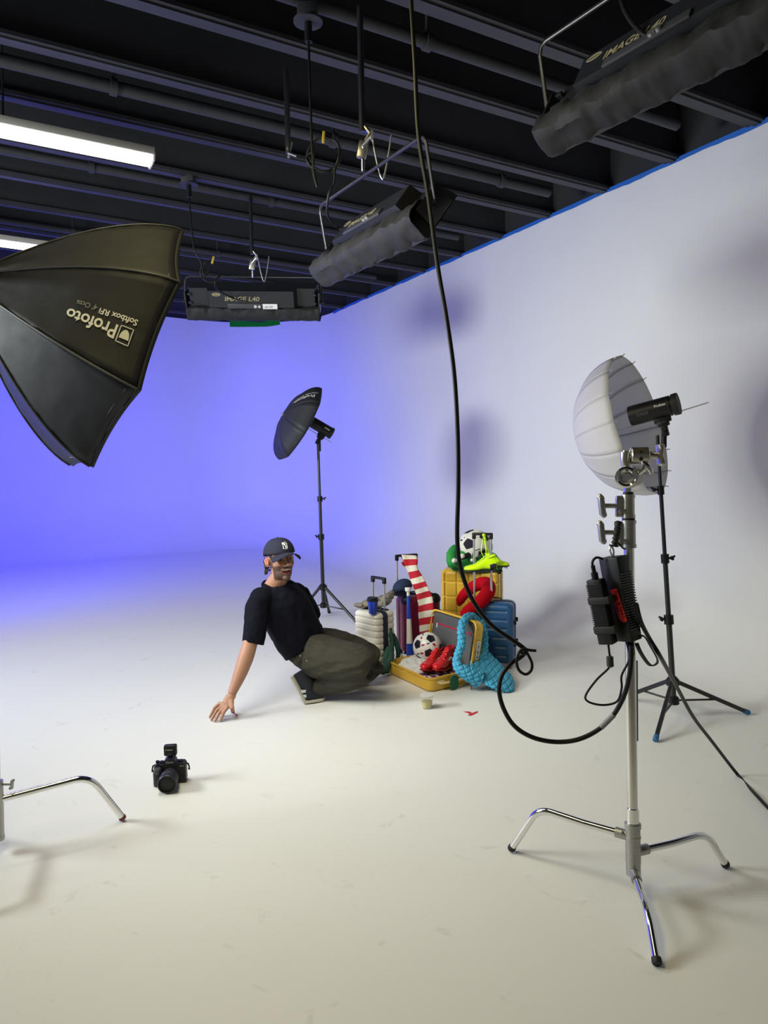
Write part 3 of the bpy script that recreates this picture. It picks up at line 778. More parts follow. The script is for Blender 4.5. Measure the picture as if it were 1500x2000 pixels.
b2, BM2, yk2 = bank(at(640, 500, 4.2), at(838, 392, 3.35), camv(-0.42, -0.62, -0.35, 740, 450), 0.30, 'tilted black light bank hanging in the middle of the ceiling', yoke_up=V((-0.2, 0, 1)), yoke_len=0.30)
b3, BM3, yk3 = bank(at(1075, 222, 3.05), at(1560, -52, 2.25), camv(-0.40, -0.62, -0.40, 1300, 100), 0.30, 'cloth-wrapped black light bank in the top right corner', yoke_up=V((-0.2, 0, 1)), yoke_len=0.30)
def clampset(yk, top_px, label):
    P = at(top_px[0], top_px[1], dep(yk)); zc = ceil_z(P.x, P.y)
    t = thing('yoke_clamp', label, 'clamp', yk)
    obj('stud', MB().cyl(yk, yk + V((0, 0, .06)), 0.012, 12), M_chrome, t)
    obj('clamp_body', MB().box(V((0, 0, 0)), (0.05, 0.03, 0.09), frame(yk + V((0, 0, .11)), V((0.2, 0, 1))), bev=.008).tube([yk + V((.0, 0, .13)), yk + V((.04, 0, .19)), yk + V((.0, 0, .24))], 0.012, 10), M_nickel, t)
    obj('handle', MB().cyl(yk + V((0, -.02, .12)), yk + V((.05, -.05, .16)), 0.007, 8).box((0, 0, 0), (.012, .012, .05), frame(yk + V((.05, -.05, .16)), V((0, 0, 1)))), M_alu, t)
    obj('drop_rod', MB().cyl(yk + V((0, 0, .2)), V((yk.x, yk.y, zc + 0.02)), 0.016, 12), M_blkm, t)
    ch = []
    for i in range(15): a = i / 14; ch.append(yk + V((0.05 + 0.1 * a, 0, 0.22 * abs(2 * a - 1) ** 1.5 - 0.04)))
    obj('safety_chain', MB().tube(ch, 0.005, 6), M_alu, t)
    return t
clampset(yk1 , (490, 480), 'small metal clamp and chain on the level light bank')
clampset(yk2 , (720, 300), 'metal clamp, handle and chain above the tilted light bank')
clampset(yk3 , (1200, 0), 'clamp rod above the light bank in the top right corner')

def cable(name, label, pts, r, mt=None, group=None, n=8, cat='cable'):
    o = obj(name, MB().tube(spline(pts, n), r, 12), mt or M_cable)
    return tag(o, label, cat, group)
# ceiling outlets with coiled cables
M_yel = mat('yellow tie', (0.42, 0.28, 0.03), 0.6)
def outlet(px, py, d, label):
    P = at(px, py, d); zc = ceil_z(P.x, P.y)
    t = thing('ceiling_outlet', label, 'electrical box', V((P.x, P.y, zc)))
    h = max(0.03, zc - P.z)
    obj('box', MB().box(V((P.x, P.y, zc - .02)), (0.10, 0.10, 0.07), bev=.006), M_beam, t)
    obj('plate', MB().cyl(V((P.x, P.y, zc - .055)), V((P.x, P.y, zc - .065)), 0.075, 20), M_beam, t)
    obj('connector', MB().cyl(V((P.x, P.y, zc - .06)), V((P.x, P.y, zc - .16)), 0.02, 14), M_blk, t)
    return V((P.x, P.y, zc - .16))
oA = outlet(606, 215, 3.7, 'black ceiling outlet box left of the tilted light bank')
dA = dep(oA)
def coil(c, r, n, plane_z, sx=1.0):
    pts = []
    for i in range(n * 16): a = 2 * PI * i / 16; pts.append(c + CR * (r * math.cos(a) * sx + 0.006 * math.sin(i * .7)) + CU * (r * math.sin(a) + .008 * math.cos(i * .37)) + fwd * (0.004 * (i % 5)))
    return pts
cA = at(633, 300, dA); 
cable('power_cable', 'coiled black power cable hanging with a yellow tie near the tilted bank', [oA, at(609, 280, dA), at(614, 340, dA), at(620, 366, dA), at(612, 335, dA), at(612, 300, dA)] + coil(cA, 0.085, 2, 0)[8:] + [at(655, 330, dA), at(652, 360, dA), at(642, 380, dA), at(640, 420, dA + .1), at(660, 445, 4.05), at(685, 450, 3.95)], 0.0065)
tag(obj('cable_tie', MB().box((0, 0, 0), (0.014, 0.02, 0.055), frame(at(632, 268, dA - .02), V((0.1, 0, 1))), bev=.003), M_yel), 'yellow tie holding the coiled cable beside the tilted bank', 'cable tie')
oB = outlet(372, 452, 5.9, 'black ceiling outlet box above the level light bank')
dB = dep(oB)
cB = at(412, 530, dB)
cable('power_cable', 'thin black power cable looping down from ceiling to the level light bank', [oB, at(378, 480, dB), at(392, 510, dB), at(400, 540, dB)] + coil(cB, 0.085, 1, 0)[4:] + [at(420, 560, dB), at(450, 580, D1 - .12), at(480, 590, D1 - .11)], 0.0065)
tag(obj('cable_tie', MB().box((0, 0, 0), (0.016, 0.02, 0.06), frame(at(416, 508, dB - .02), V((0.3, 0, 1))), bev=.003), M_yel), 'small yellow tie on the cable above the level light bank', 'cable tie')
cable('power_cable', 'short black power cable running into the top right light bank', [at(1210, -60, 2.75), at(1214, 0, 2.72), at(1232, 40, 2.68), at(1262, 70, 2.62), at(1290, 76, 2.6)], 0.010)

# ------------------------------------------------------------------ big hanging cable
DC = D0 - 0.06
pc = [(803, -60, .1), (803, 0, .1), (810, 120, .08), (817, 260, .06), (836, 380, .04), (855, 520, .02), (872, 620, 0), (887, 730, 0), (894, 850, 0), (895, 950, 0), (893, 1050, 0), (900, 1110, 0), (922, 1170, 0), (957, 1218, 0), (1000, 1250, 0), (1018, 1262, 0), (1027, 1272, .02), (1016, 1284, .02), (998, 1296, 0), (980, 1320, -.02), (975, 1350, -.03), (984, 1385, -.03), (1005, 1418, -.04), (1040, 1440, -.05), (1085, 1449, -.05), (1130, 1444, -.06), (1170, 1424, -.06), (1200, 1394, -.07), (1222, 1350, -.09), (1232, 1300, -.10), (1233, 1262, -.10)]
cable('hanging_cable', 'thick black cable hanging from the ceiling down to the C-stand power supply', [at(x, y, DC + z) for x, y, z in pc], 0.0075, n=10)
cable('cable_tie', 'thin black tie knotted in a small loop around the hanging cable', [at(x, y, DC - .012) for x, y in ((1047, 1271), (1035, 1270), (1022, 1268), (1014, 1274), (1009, 1290), (1013, 1308), (1026, 1317), (1037, 1310), (1039, 1296), (1032, 1280), (1026, 1271), (1018, 1270), (1020, 1276), (1030, 1276))], 0.0048, cat='cable tie')
cable('floor_cable', 'black cable running from the power supply down across the floor to the right edge', [at(1243, 1180, DC - .08), at(1252, 1215, DC - .06), at(1270, 1250, DC), at(1290, 1283, DC), at(1320, 1338, 2.7), at(1354, 1400, 2.95), at(1392, 1450, 3.14)] + [fl(1440, 1512, .009), fl(1478, 1554, .008), fl(1510, 1588, .008), fl(1600, 1680, .008)], 0.0072)
tag(obj('cable_sleeve', MB().cyl(at(1199, 1396, DC - .075), at(1174, 1421, DC - .065), 0.0088, 14), mat('grey foil tape', (0.22, 0.22, 0.22), 0.4)), 'grey tape wrapped around the hanging cable beside the C-stand pole', 'tape')

# power supply hanging on the C-stand
ps = thing('power_supply', 'large black power supply with red tape hanging on the C-stand', 'power supply', at(1212, 1175, DC))
pA = at(1197, 1087, DC - .02); pB = at(1226, 1250, DC - .02)
zx = (pA - pB).normalized(); xx = camv(0.78, 0, -0.62, 1212, 1170); MP = frame((pA + pB) / 2, zx, xx); L = (pA - pB).length
obj('case', MB().box((0, 0, 0.0), (0.075, 0.055, L), MP, bev=0.004), M_blk, ps)
fv = MB(); 
for i in range(22):
    fv.box((0.040, 0, L * .30 - i * L * .031), (0.009, 0.05, 0.0035), MP)
obj('cooling_fins', fv, M_blkm, ps)
M_red = mat('red cloth tape', (0.55, 0.02, 0.02), 0.6)
# tape on the face towards the viewer
nf = -1 if (MP.to_3x3() @ V((0, 1, 0))).dot(fwd) > 0 else 1
sgx = -1
# choose most camera facing side
cand = [(V((1, 0, 0)), 0.0385), (V((-1, 0, 0)), 0.0385), (V((0, 1, 0)), 0.0285), (V((0, -1, 0)), 0.0285)]
cand.sort(key=lambda c: (MP.to_3x3() @ c[0]).dot((MP.translation - CAM).normalized()))
nl, off = cand[0]
nw = MP.to_3x3() @ nl
TA = at(1197, 1152, DC - .06); TB = at(1220, 1216, DC - .06)
pc0 = MP.translation + nw * (off + 0.001)
ta = onplane(1198, 1151, pc0, nw); tb = onplane(1219, 1216, pc0, nw)
tM = frame((ta + tb) / 2, nw, tb - ta)
tl_ = (tb - ta).length
tp_ = obj('red_tape', MB().prism([(-tl_ / 2, -.014), (tl_ / 2 - .012, -.014), (tl_ / 2, 0.0), (tl_ / 2 - .004, .014), (-tl_ / 2, .014)], tM, 0.001), M_red, ps, label='red tape with handwriting')
text_on('Flicker @ Stand 7', 0.014, tM @ Matrix.Translation(V((-tl_ * .44, 0.002, .0012))), M_blk, parent=tp_, width=tl_ * .8)
text_on('Pro head', 0.010, tM @ Matrix.Translation(V((-tl_ * .25, -0.010, .0012))), M_blk, parent=tp_, width=tl_ * .4)
obj('hanging_ring', MB().tube(spline([pA + zx * .0, pA + zx * .02 + CR * .006, pA + zx * .035, pA + zx * .02 - CR * .006], 5, True), 0.003, 8, closed=True), M_alu, ps)
rp = [at(1200, 1068, DC - .03), at(1203, 1050, DC - .03), at(1206, 1035, DC - .02), at(1207, 1022, DC)]
obj('hanging_cord', MB().tube(spline(rp, 8), [0.010 + 0.0025 * math.sin(i * 1.9) for i in range(25)], 10).tube(spline([at(1205, 1064, DC - .03), at(1196, 1066, DC - .05), at(1190, 1064, DC - .05)], 5), 0.003, 6).tube(spline([at(1208, 1060, DC - .03), at(1216, 1070, DC - .03), at(1222, 1072, DC - .01)], 5), 0.003, 6), M_blkr, ps)
obj('lower_connector', MB().cyl(at(1229, 1250, DC - .02), at(1234, 1278, DC - .06), 0.014, 14, 0.010), M_blk, ps)
obj('strap', MB().tube(spline([at(1244, 1242, DC - .03), at(1258, 1243, DC - .04), at(1270, 1262, DC - .03), at(1284, 1288, DC - .02), at(1280, 1298, DC - .02), at(1268, 1298, DC - .03), at(1252, 1276, DC - .04), at(1243, 1256, DC - .04)], 6), 0.0085, 10, flat=0.3), M_blkr, ps)
# small adapter strapped to it
ad = thing('power_adapter', 'smaller ribbed black power adapter strapped to the left of the big supply', 'power adapter', at(1174, 1190, DC))
qA = at(1163, 1131, DC - .03); qB = at(1188, 1257, DC - .03); z2 = (qA - qB).normalized(); L2 = (qA - qB).length
MQ = frame((qA + qB) / 2, z2, camv(.85, 0, -.5, 1175, 1190))
cs = MB().box((0, 0, 0), (0.052, 0.036, L2), MQ, bev=.004)
for i in range(26): cs.box((-.0, 0, L2 * .42 - i * L2 * .03), (0.056, 0.040, 0.003), MQ)
obj('case', cs, M_blk, ad)
for k in (0.18, -.27): obj('strap', MB().box((0.008, 0, L2 * k), (0.078, 0.048, 0.024), MQ, bev=.004), M_blkr, ad)
obj('plug', MB().cyl(qA, qA + z2 * .022, 0.011, 14).cyl(qA + z2 * .02, qA + z2 * .045, 0.007, 12), M_blk, ad)
obj('upper_cord', MB().tube(spline([qA + z2 * .03, at(1157, 1098, DC - .03), at(1165, 1089, DC - .03), at(1178, 1092, DC - .03)], 8), 0.0042, 10), M_cable, ad)
obj('lower_cord', MB().tube(spline([qB + z2 * .0, at(1190, 1275, DC - .03), at(1192, 1300, DC - .03), at(1165, 1328, DC - .03), at(1144, 1358, DC - .03), at(1150, 1371, DC - .03), at(1178, 1377, DC - .04), at(1205, 1370, DC - .05), at(1214, 1345, DC - .06), at(1214, 1320, DC - .06), at(1226, 1296, DC - .07), at(1232, 1280, DC - .07)], 8), 0.0036, 10), M_cable, ad)
fc = (at(1191, 1281, DC - .03), at(1192, 1303, DC - .03)); obj('ferrite_bead', MB().tube([fc[0], fc[0].lerp(fc[1], .1), fc[0].lerp(fc[1], .9), fc[1]], [.007, .0115, .0115, .008], 14), mat('dark grey plastic', (0.035, 0.035, 0.04), 0.4), ad)
# thin rod hanging behind the pole
tag(obj('dangling_cord', MB().cyl(at(1244, 1290, D0 + .03), at(1245, 1447, D0 + .03), 0.003, 8), mat('dark thin cord', (0.05, 0.05, 0.05), 0.5)), 'thin dark cord hanging straight down along the C-stand pole', 'cord')

# ------------------------------------------------------------------ camera on the floor
cb = fl(340, 1548); 
zc_ = V((CAM.x - cb.x, CAM.y - cb.y, 0)).normalized()
zc_ = (Matrix.Rotation(math.radians(-10), 3, 'Z') @ zc_)
xc_ = V((0, 0, 1)).cross(zc_); 
MC = Matrix((xc_, V((0, 0, 1)), zc_)).transposed().to_4x4(); MC.translation = fl(334, 1528)
MC.translation.z = 0
sC = 1.04
MC = MC @ Matrix.Diagonal((sC, sC, sC, 1))
M_cam = mat('black camera grip', (0.020, 0.019, 0.026), 0.5, bump=0.3, scale=300)
M_lens = mat('black lens barrel', (0.022, 0.022, 0.030), 0.35)
dc = thing('camera', 'black mirrorless camera with large lens standing on the floor', 'camera', M=MC)
prof = [(-.068, 0), (.066, 0), (.068, .01), (.068, .078), (.060, .088), (.028, .090), (.022, .106), (.012, .112), (-.012, .112), (-.022, .104), (-.030, .088), (-.062, .084), (-.068, .076)]
obj('body', MB().prism(prof, Matrix.Translation(V((0, 0.002, -.03))), 0.045), M_cam, dc, local=True, ang=20)
obj('grip', MB().loft([(V((-.050, .004, .02)), V((.020, 0, 0)), V((0, 0, .022))), (V((-.050, .06, .022)), V((.020, 0, 0)), V((0, 0, .022))), (V((-.050, .076, .02)), V((.017, 0, 0)), V((0, 0, .016))), (V((-.050, .082, .018)), V((.010, 0, 0)), V((0, 0, .008)))], 20, e=3), M_cam, dc, local=True)
ln = obj('lens', MB().lathe([(.030, .01), (.032, .02), (.034, .045), (.0395, .05), (.0400, .075), (.0385, .077), (.0385, .082), (.0405, .084), (.0415, .115), (.0395, .118), (.036, .118), (.033, .105), (.0325, .104)], Matrix.Translation(V((0.004, .044, 0)))), M_lens, dc, local=True)
obj('front_glass', MB().lathe([(.033, .105), (.022, .103), (.0215, .104), (.015, .106), (.0001, .108)], Matrix.Translation(V((.004, .044, 0)))), mat('dark coated glass', (0.008, 0.014, 0.018), 0.05, coat=1.0), ln, local=True)
obj('lens_ring', MB().lathe([(.0405, .086), (.0422, .087), (.0422, .108), (.0405, .109)], Matrix.Translation(V((.004, .044, 0)))), M_blkr, ln, local=True)
for (x, y, r, z, n_) in ((-.038, .088, .011, -.008, 'mode_dial'), (-.052, .084, .007, .008, 'shutter_button'), (.045, .088, .012, -.008, 'control_dial'), (-.058, .086, .008, -.02, 'rear_dial')):
    obj(n_, MB().cyl((x, y - .002, z), (x, y + .008, z), r, 20), M_blk, dc, local=True)
obj('shutter_ring', MB().lathe([(.008, 0), (.0105, .001), (.0105, .003), (.008, .004)], Matrix.Translation(V((-.05, .068, .041)))), mat('grey ring', (0.08, 0.08, 0.09), 0.3), dc, local=True)
text_on('Canon', .0125, Matrix.Translation(V((-.0165, .094, .0152))), M_print, parent=dc, local=True)
text_on('EOS R', .007, Matrix.Translation(V((.043, .076, .0152))), M_print, parent=dc, local=True)
for s in (-1, 1):
    obj('strap_lug', MB().tube([(s * .067, .080, -.01), (s * .076, .076, -.01), (s * .080, .062, -.01), (s * .079, .050, -.01)], [.004, .004, .003, .005], 8), M_blkr, dc, local=True)
fr = thing('flash_trigger', 'small black radio trigger mounted on top of the camera', 'flash trigger', M=MC @ Matrix.Translation(V((0.003, .113, -.008))))
obj('foot', MB().box((0, .004, 0), (.022, .012, .02), bev=.002), M_blk, fr, local=True)
obj('case', MB().box((0.0, .034, .003), (.056, .048, .028), bev=.007, seg=3), M_blk, fr, local=True)
text_on('Profoto', .0095, Matrix.Translation(V((-.019, .036, .0172))), M_print, parent=fr, local=True)
text_on('Connect', .005, Matrix.Translation(V((-.012, .018, .0172))), mat('grey print2', (.25, .25, .27), .5), parent=fr, local=True)

# ------------------------------------------------------------------ clear cup and red tape on the floor
M_clear = mat('clear plastic', (0.95, 0.95, 0.93), 0.05, trans=1.0, ior=1.25)
M_drink = mat('pale yellow drink', (0.85, 0.76, 0.36), 0.15, trans=0.1, ior=1.33)
cp = fl(834, 1383); cp.z = 0.001
ct = thing('plastic_cup', 'clear plastic cup half full of pale yellow drink on the floor', 'cup', cp)
k_ = dep(cp) / F
obj('cup_wall', MB().lathe([(0.0001, .001), (9 * k_, .001), (9.3 * k_, 0.004), (12.6 * k_, 25 * k_), (13.3 * k_, 25 * k_), (13.3 * k_, 25.8 * k_), (12.3 * k_, 25.8 * k_), (9 * k_, .005), (0.0001, .004)], Matrix.Translation(cp), 40), M_clear, ct)
obj('rim', MB().lathe([(12.6 * k_, 25 * k_), (13.6 * k_, 25.3 * k_), (13.6 * k_, 26.3 * k_), (12.6 * k_, 26.3 * k_)], Matrix.Translation(cp), 40), mat('plastic rim', (0.75, 0.75, 0.72), 0.2, trans=0.3), ct)
obj('drink', MB().lathe([(0.0001, .005), (8.7 * k_, .0055), (10.5 * k_, 14 * k_), (0.0001, 14 * k_)], Matrix.Translation(cp), 40), M_drink, ct)
tt = [fl(x, y, 0.0) for x, y in ((905, 1390), (917, 1390), (922, 1393), (933, 1389), (933, 1392), (921, 1398), (914, 1398), (917, 1394))]
tmk = MB(); n = len(tt); tmk.add([p + V((0, 0, .0015)) for p in tt] + tt, [tuple(range(n))] + [(i, (i + 1) % n, n + (i + 1) % n, n + i) for i in range(n)])
tag(obj('floor_mark', tmk, mat('red floor tape', (0.50, 0.025, 0.04), 0.6), smooth=False), 'small red tape mark stuck on the floor right of the cup', 'tape mark')

sc0 = at(563, 298, 4.3)
sp = thing('spare_clamp', 'small metal clamp fixed to a ceiling beam left of the coiled cable', 'clamp', sc0)
zc9 = ceil_z(sc0.x, sc0.y)
obj('clamp_jaw', MB().box((sc0.x, sc0.y, (sc0.z + zc9) / 2 + .01), (.03, .03, max(.05, zc9 - sc0.z + .03)), bev=.004), M_blkm, sp)
obj('screw', MB().cyl(sc0 + V((.0, 0, -.03)), sc0 + V((.02, 0, .06)), .008, 10).cyl(sc0 + V((.0, -.02, -.01)), sc0 + V((.05, -.02, -.03)), .006, 8), M_alu, sp)
# ------------------------------------------------------------------ suitcases
def rrect(w, d, r, n=10):
    pts = []
    for cx, cy, a0 in ((w / 2 - r, d / 2 - r, 0), (-w / 2 + r, d / 2 - r, PI / 2), (-w / 2 + r, -d / 2 + r, PI), (w / 2 - r, -d / 2 + r, 1.5 * PI)):
        for i in range(n + 1): a = a0 + PI / 2 * i / n; pts.append((cx + r * math.cos(a), cy + r * math.sin(a)))
    # resample evenly
    out = []; k = len(pts)
    for i in range(k):
        a, b = pts[i], pts[(i + 1) % k]; L = math.hypot(b[0] - a[0], b[1] - a[1]); m = max(1, int(L / 0.006))
        for j in range(m): out.append((a[0] + (b[0] - a[0]) * j / m, a[1] + (b[1] - a[1]) * j / m))
    return out
def groove(x, p, w, dpt, sharp=2):
    q = ((x / p + 0.5) % 1.0 - 0.5) * p; return -dpt * math.exp(-(abs(q) / w) ** sharp)
def shell(w, d, h, z0, rc, re, disp):
    base = rrect(w, d, rc); n = len(base); mb = MB(); rows = []
    nz = int(h / 0.005); zs = [re * (1 - math.cos(PI / 2 * i / 8)) for i in range(8)] + [re + (h - 2 * re) * i / nz for i in range(nz + 1)] + [h - re + re * math.sin(PI / 2 * (i + 1) / 8) for i in range(8)]
    vs = []
    for z in zs:
        dz = min(z, h - z); ins = re - math.sqrt(max(0, re * re - (re - dz) ** 2)) if dz < re else 0
        for (x, y) in base:
            kx = (w - 2 * ins) / w; ky = (d - 2 * ins) / d
            px, py = x * kx, y * ky
            nx, ny = 0, 0
            ax, ay = abs(x) - (w / 2 - rc), abs(y) - (d / 2 - rc)
            if ax > 0 and ay > 0: l = math.hypot(ax, ay); nx, ny = math.copysign(ax / l, x), math.copysign(ay / l, y)
            elif abs(x) > w / 2 - 1e-4: nx = math.copysign(1, x)
            else: ny = math.copysign(1, y)
            g = disp(x, y, z, nx, ny) * min(1, dz / re * 1.2)
            vs.append(V((px + nx * g, py + ny * g, z0 + z)))
    fs = []
    for i in range(len(zs) - 1):
        for j in range(n): fs.append((i * n + j, i * n + (j + 1) % n, (i + 1) * n + (j + 1) % n, (i + 1) * n + j))
    fs.append(tuple(range(n))[::-1]); fs.append(tuple((len(zs) - 1) * n + j for j in range(n)))
    return MB().add(vs, fs)
def loop_band(w, h, r, z0, half, proud, yc=0.0):
    """flat strip running round the case in the xz plane"""
    pts = rrect(w, h, r, 8); n = len(pts); vs = []
    for (x, z) in pts:
        ax, az = abs(x) - (w / 2 - r), abs(z) - (h / 2 - r)
        if ax > 0 and az > 0: l = math.hypot(ax, az); nx, nz = math.copysign(ax / l, x), math.copysign(az / l, z)
        elif abs(x) > w / 2 - 1e-4: nx, nz = math.copysign(1, x), 0
        else: nx, nz = 0, math.copysign(1, z)
        for dy, o in ((-half, -.004), (-half, proud * .6), (-half * .8, proud), (half * .8, proud), (half, proud * .6), (half, -.004)):
            vs.append(V((x + nx * o, yc + dy, z0 + h / 2 + z + nz * o)))
    fs = []
    for i in range(n):
        for j in range(6): fs.append((i * 6 + j, i * 6 + (j + 1) % 6, ((i + 1) % n) * 6 + (j + 1) % 6, ((i + 1) % n) * 6 + j))
    return MB().add(vs, fs)
def suitcase(M, w, d, h, m, label, disp, rc=0.035, re=0.03, band=0.014, bandm=None, handle=None, latches=0, name='suitcase', rod_m=None, corner_guard=False, bandy=0.0):
    t = thing(name, label, 'suitcase', M=M)
    z0 = 0.032
    obj('shell', shell(w, d, h - z0, z0, rc, re, disp), m, t, local=True, ang=50)
    obj('zip_band', loop_band(w, h - z0, re + .004, z0, band, 0.003, bandy), bandm or M_blkcloth, t, local=True)
    for sx in (-1, 1):
        for sy in (-1, 1):
            wx, wy = sx * (w / 2 - .03), sy * (d / 2 - .03)
            wh = obj('wheel', MB().cyl((wx - .011, wy, .0185), (wx + .011, wy, .0185), .018, 20), M_blkr, t, local=True)
            obj('wheel_fork', MB().box((wx, wy, .034), (.032, .034, .016), bev=.004), M_blk, t, local=True)
    obj('top_handle', MB().tube(spline([(-.05, bandy + 0.03, h - .004), (-.045, bandy + 0.03, h + .012), (0, bandy + 0.03, h + .016), (.045, bandy + 0.03, h + .012), (.05, bandy + 0.03, h - .004)], 5), .007, 10, flat=.6), M_blk, t, local=True)
    for k in range(latches):
        zz = z0 + (h - z0) * (0.32 + 0.36 * k / max(1, latches - 1)) if latches > 1 else h * .6
        obj('side_foot', MB().box((w / 2 + .006, -d * .25, zz), (.02, .018, .03), bev=.004), M_blk, t, local=True)
        obj('side_foot', MB().box((w / 2 + .006, d * .25, zz), (.02, .018, .03), bev=.004), M_blk, t, local=True)
    if corner_guard:
        for sx in (-1, 1):
            obj('corner_guard', MB().ball((sx * (w / 2 - .04), -d / 2 + .035, h - .035), .05, 16, (.9, .8, .9)), M_blk, t, local=True)
    if handle:
        hx, hy, hh, hw = handle
        obj('handle_socket', MB().box((hx, hy, h + .001), (hw + .05, .04, .012), bev=.005), M_blk, t, local=True)
        for sx in (-1, 1):
            r_ = obj('handle_rod', MB().tube([(hx + sx * hw / 2, hy, h - .02), (hx + sx * hw / 2, hy, h + hh)], .008, 12), rod_m or M_alu, t, local=True)
            obj('rod_cap', MB().box((hx + sx * hw / 2, hy, h + hh + .0), (.026, .022, .036), bev=.005), M_blk, r_, local=True)
        obj('handle_grip', MB().box((hx, hy, h + hh + .018), (hw + .026, .024, .018), bev=.007, seg=3), M_blk, t, local=True)
    return t
def rotz(px, py, deg, z=0.0):
    p = fl(px, py); p.z = z; return Matrix.Translation(p) @ Matrix.Rotation(math.radians(deg), 4, 'Z')
def PL(p, deg): return Matrix.Translation(V(p)) @ Matrix.Rotation(math.radians(deg), 4, 'Z')
M_cream = mat('cream polycarbonate', (0.72, 0.69, 0.60), 0.35, coat=0.2)
M_burg = mat('burgundy shell', (0.15, 0.006, 0.03), 0.35, bump=0.1, scale=120)
M_yell = mat('yellow polycarbonate', (0.74, 0.45, 0.045), 0.36, coat=0.15)
M_blue = mat('blue polycarbonate', (0.018, 0.085, 0.22), 0.38, bump=0.05, scale=200)
M_navyz = mat('navy zip band', (0.012, 0.015, 0.035), 0.6)

# white case
Dw = 4.98
def base_at(px, ytop, d, h):         # world floor position of an object whose top (height h) shows at px, ytop
    p = at(px, ytop, d); return V((p.x, p.y, 0)), p.z
pW, hW = base_at(731, 1191, Dw, 0)
dW1 = lambda x, y, z, nx, ny: groove(z, 0.043, 0.006, 0.0055)
suitcase(PL(pW, -46), 0.235, 0.185, hW, M_cream, 'cream white ribbed suitcase with blue coffee cup on top', dW1, handle=(0.0, 0.045, 0.20, 0.115), bandm=M_navyz, re=0.028, rc=0.032, band=.022, bandy=-.008)
# red case
pR, hR = base_at(816, 1160, 5.32, 0)
suitcase(PL(pR, 18), 0.30, 0.19, hR, M_burg, 'dark burgundy suitcase with striped scarf over its handle', lambda x, y, z, nx, ny: groove(x, 0.05, 0.004, 0.003) * (abs(ny) > .5), handle=(-0.075, 0.03, 0.272, 0.15), latches=2, corner_guard=True, re=0.05, rc=0.04)
# yellow upright case
pY, hY = base_at(922, 1110, 5.60, 0)
def dY(x, y, z, nx, ny):
    gx = groove(x - 0.0, 0.094, 0.005, 0.012) if abs(ny) > .4 else 0
    gy = groove(y + 0.03, 0.06, 0.004, 0.008) if abs(nx) > .6 else 0
    return min(gx, gy, groove(z - 0.0, 0.117, 0.005, 0.012 if abs(ny) > .4 else .003))
suitcase(PL(pY, -20), 0.455, 0.235, hY, M_yell, 'tall yellow suitcase with moulded blocks, a green bag on top', dY, re=0.035, rc=0.035, bandm=mat('dark yellow zip', (0.35, 0.22, 0.03), 0.6))
# blue case
pB_, hB = base_at(964, 1173, 5.02, 0)
def dB_(x, y, z, nx, ny):
    if abs(ny) > .5 and abs(x) < 0.105: return groove(z, 0.062, 0.008, 0.007)
    return 0
suitcase(PL(pB_, -17), 0.295, 0.20, hB, M_blue, 'blue ribbed suitcase at the right with extended handle', dB_, handle=(-0.068, -0.045, 0.455, 0.118), latches=2, re=0.04, rc=0.04, band=.011, bandy=0.0)

# ---- open yellow case: tray on the floor, lid standing
oc_u = V((-.52, .854, 0)).normalized(); oc_v = V((.854, .52, 0)).normalized()
oF = fl(838, 1354); oF.z = 0
LT, WT, HT = 0.50, 0.33, 0.092
MO = Matrix((oc_v, oc_u, V((0, 0, 1)))).transposed().to_4x4(); MO.translation = oF + oc_v * WT / 2 + oc_u * LT / 2
oc = thing('open_suitcase', 'open yellow suitcase lying on the floor with its lid standing up', 'suitcase', M=MO)
def tray(L, W, H, rc, disp, rim=0.012):            # open top box, local z up
    out = rrect(W, L, rc); n = len(out); mb = MB(); vs = []; rows = []
    for z, ins in ((0.0, .016), (.006, .006), (.016, 0.0)): rows.append((z, ins))
    for i in range(1, 14): rows.append((.016 + (H - .030) * i / 13, 0.0))
    rows += [(H - .012, -.004), (H - .001, -.005), (H, -.002), (H, .006), (H - .004, .008), (.03, .009), (.012, .018), (.010, .04)]
    for ri, (z, ins) in enumerate(rows):
        for (x, y) in out:
            ax, ay = abs(x) - (W / 2 - rc), abs(y) - (L / 2 - rc)
            if ax > 0 and ay > 0: l = math.hypot(ax, ay); nx, ny = math.copysign(ax / l, x), math.copysign(ay / l, y)
            elif abs(x) > W / 2 - 1e-4: nx, ny = math.copysign(1, x), 0
            else: nx, ny = 0, math.copysign(1, y)
            g = disp(x, y, z, nx, ny) if 2 < ri < 15 else 0
            vs.append(V((x + nx * (g - ins), y + ny * (g - ins), z)))
    fs = []
    for i in range(len(rows) - 1):
        for j in range(n): fs.append((i * n + j, i * n + (j + 1) % n, (i + 1) * n + (j + 1) % n, (i + 1) * n + j))
    fs.append(tuple(range(n))[::-1]); fs.append(tuple((len(rows) - 1) * n + j for j in range(n)))
    return MB().add(vs, fs)
dt = lambda x, y, z, nx, ny: (groove(y + .02, 0.085, 0.006, 0.006) if abs(nx) > .5 else 0)
obj('tray', tray(LT, WT, HT, 0.045, dt), M_yell, oc, local=True, ang=50)
M_lin = mat('grey lining', (0.085, 0.088, 0.092), 0.7, bump=0.3, scale=20, var=0.1)
obj('lining', MB().box((0, 0, .018), (WT - .03, LT - .03, .01), bev=.004), M_lin, oc, local=True)
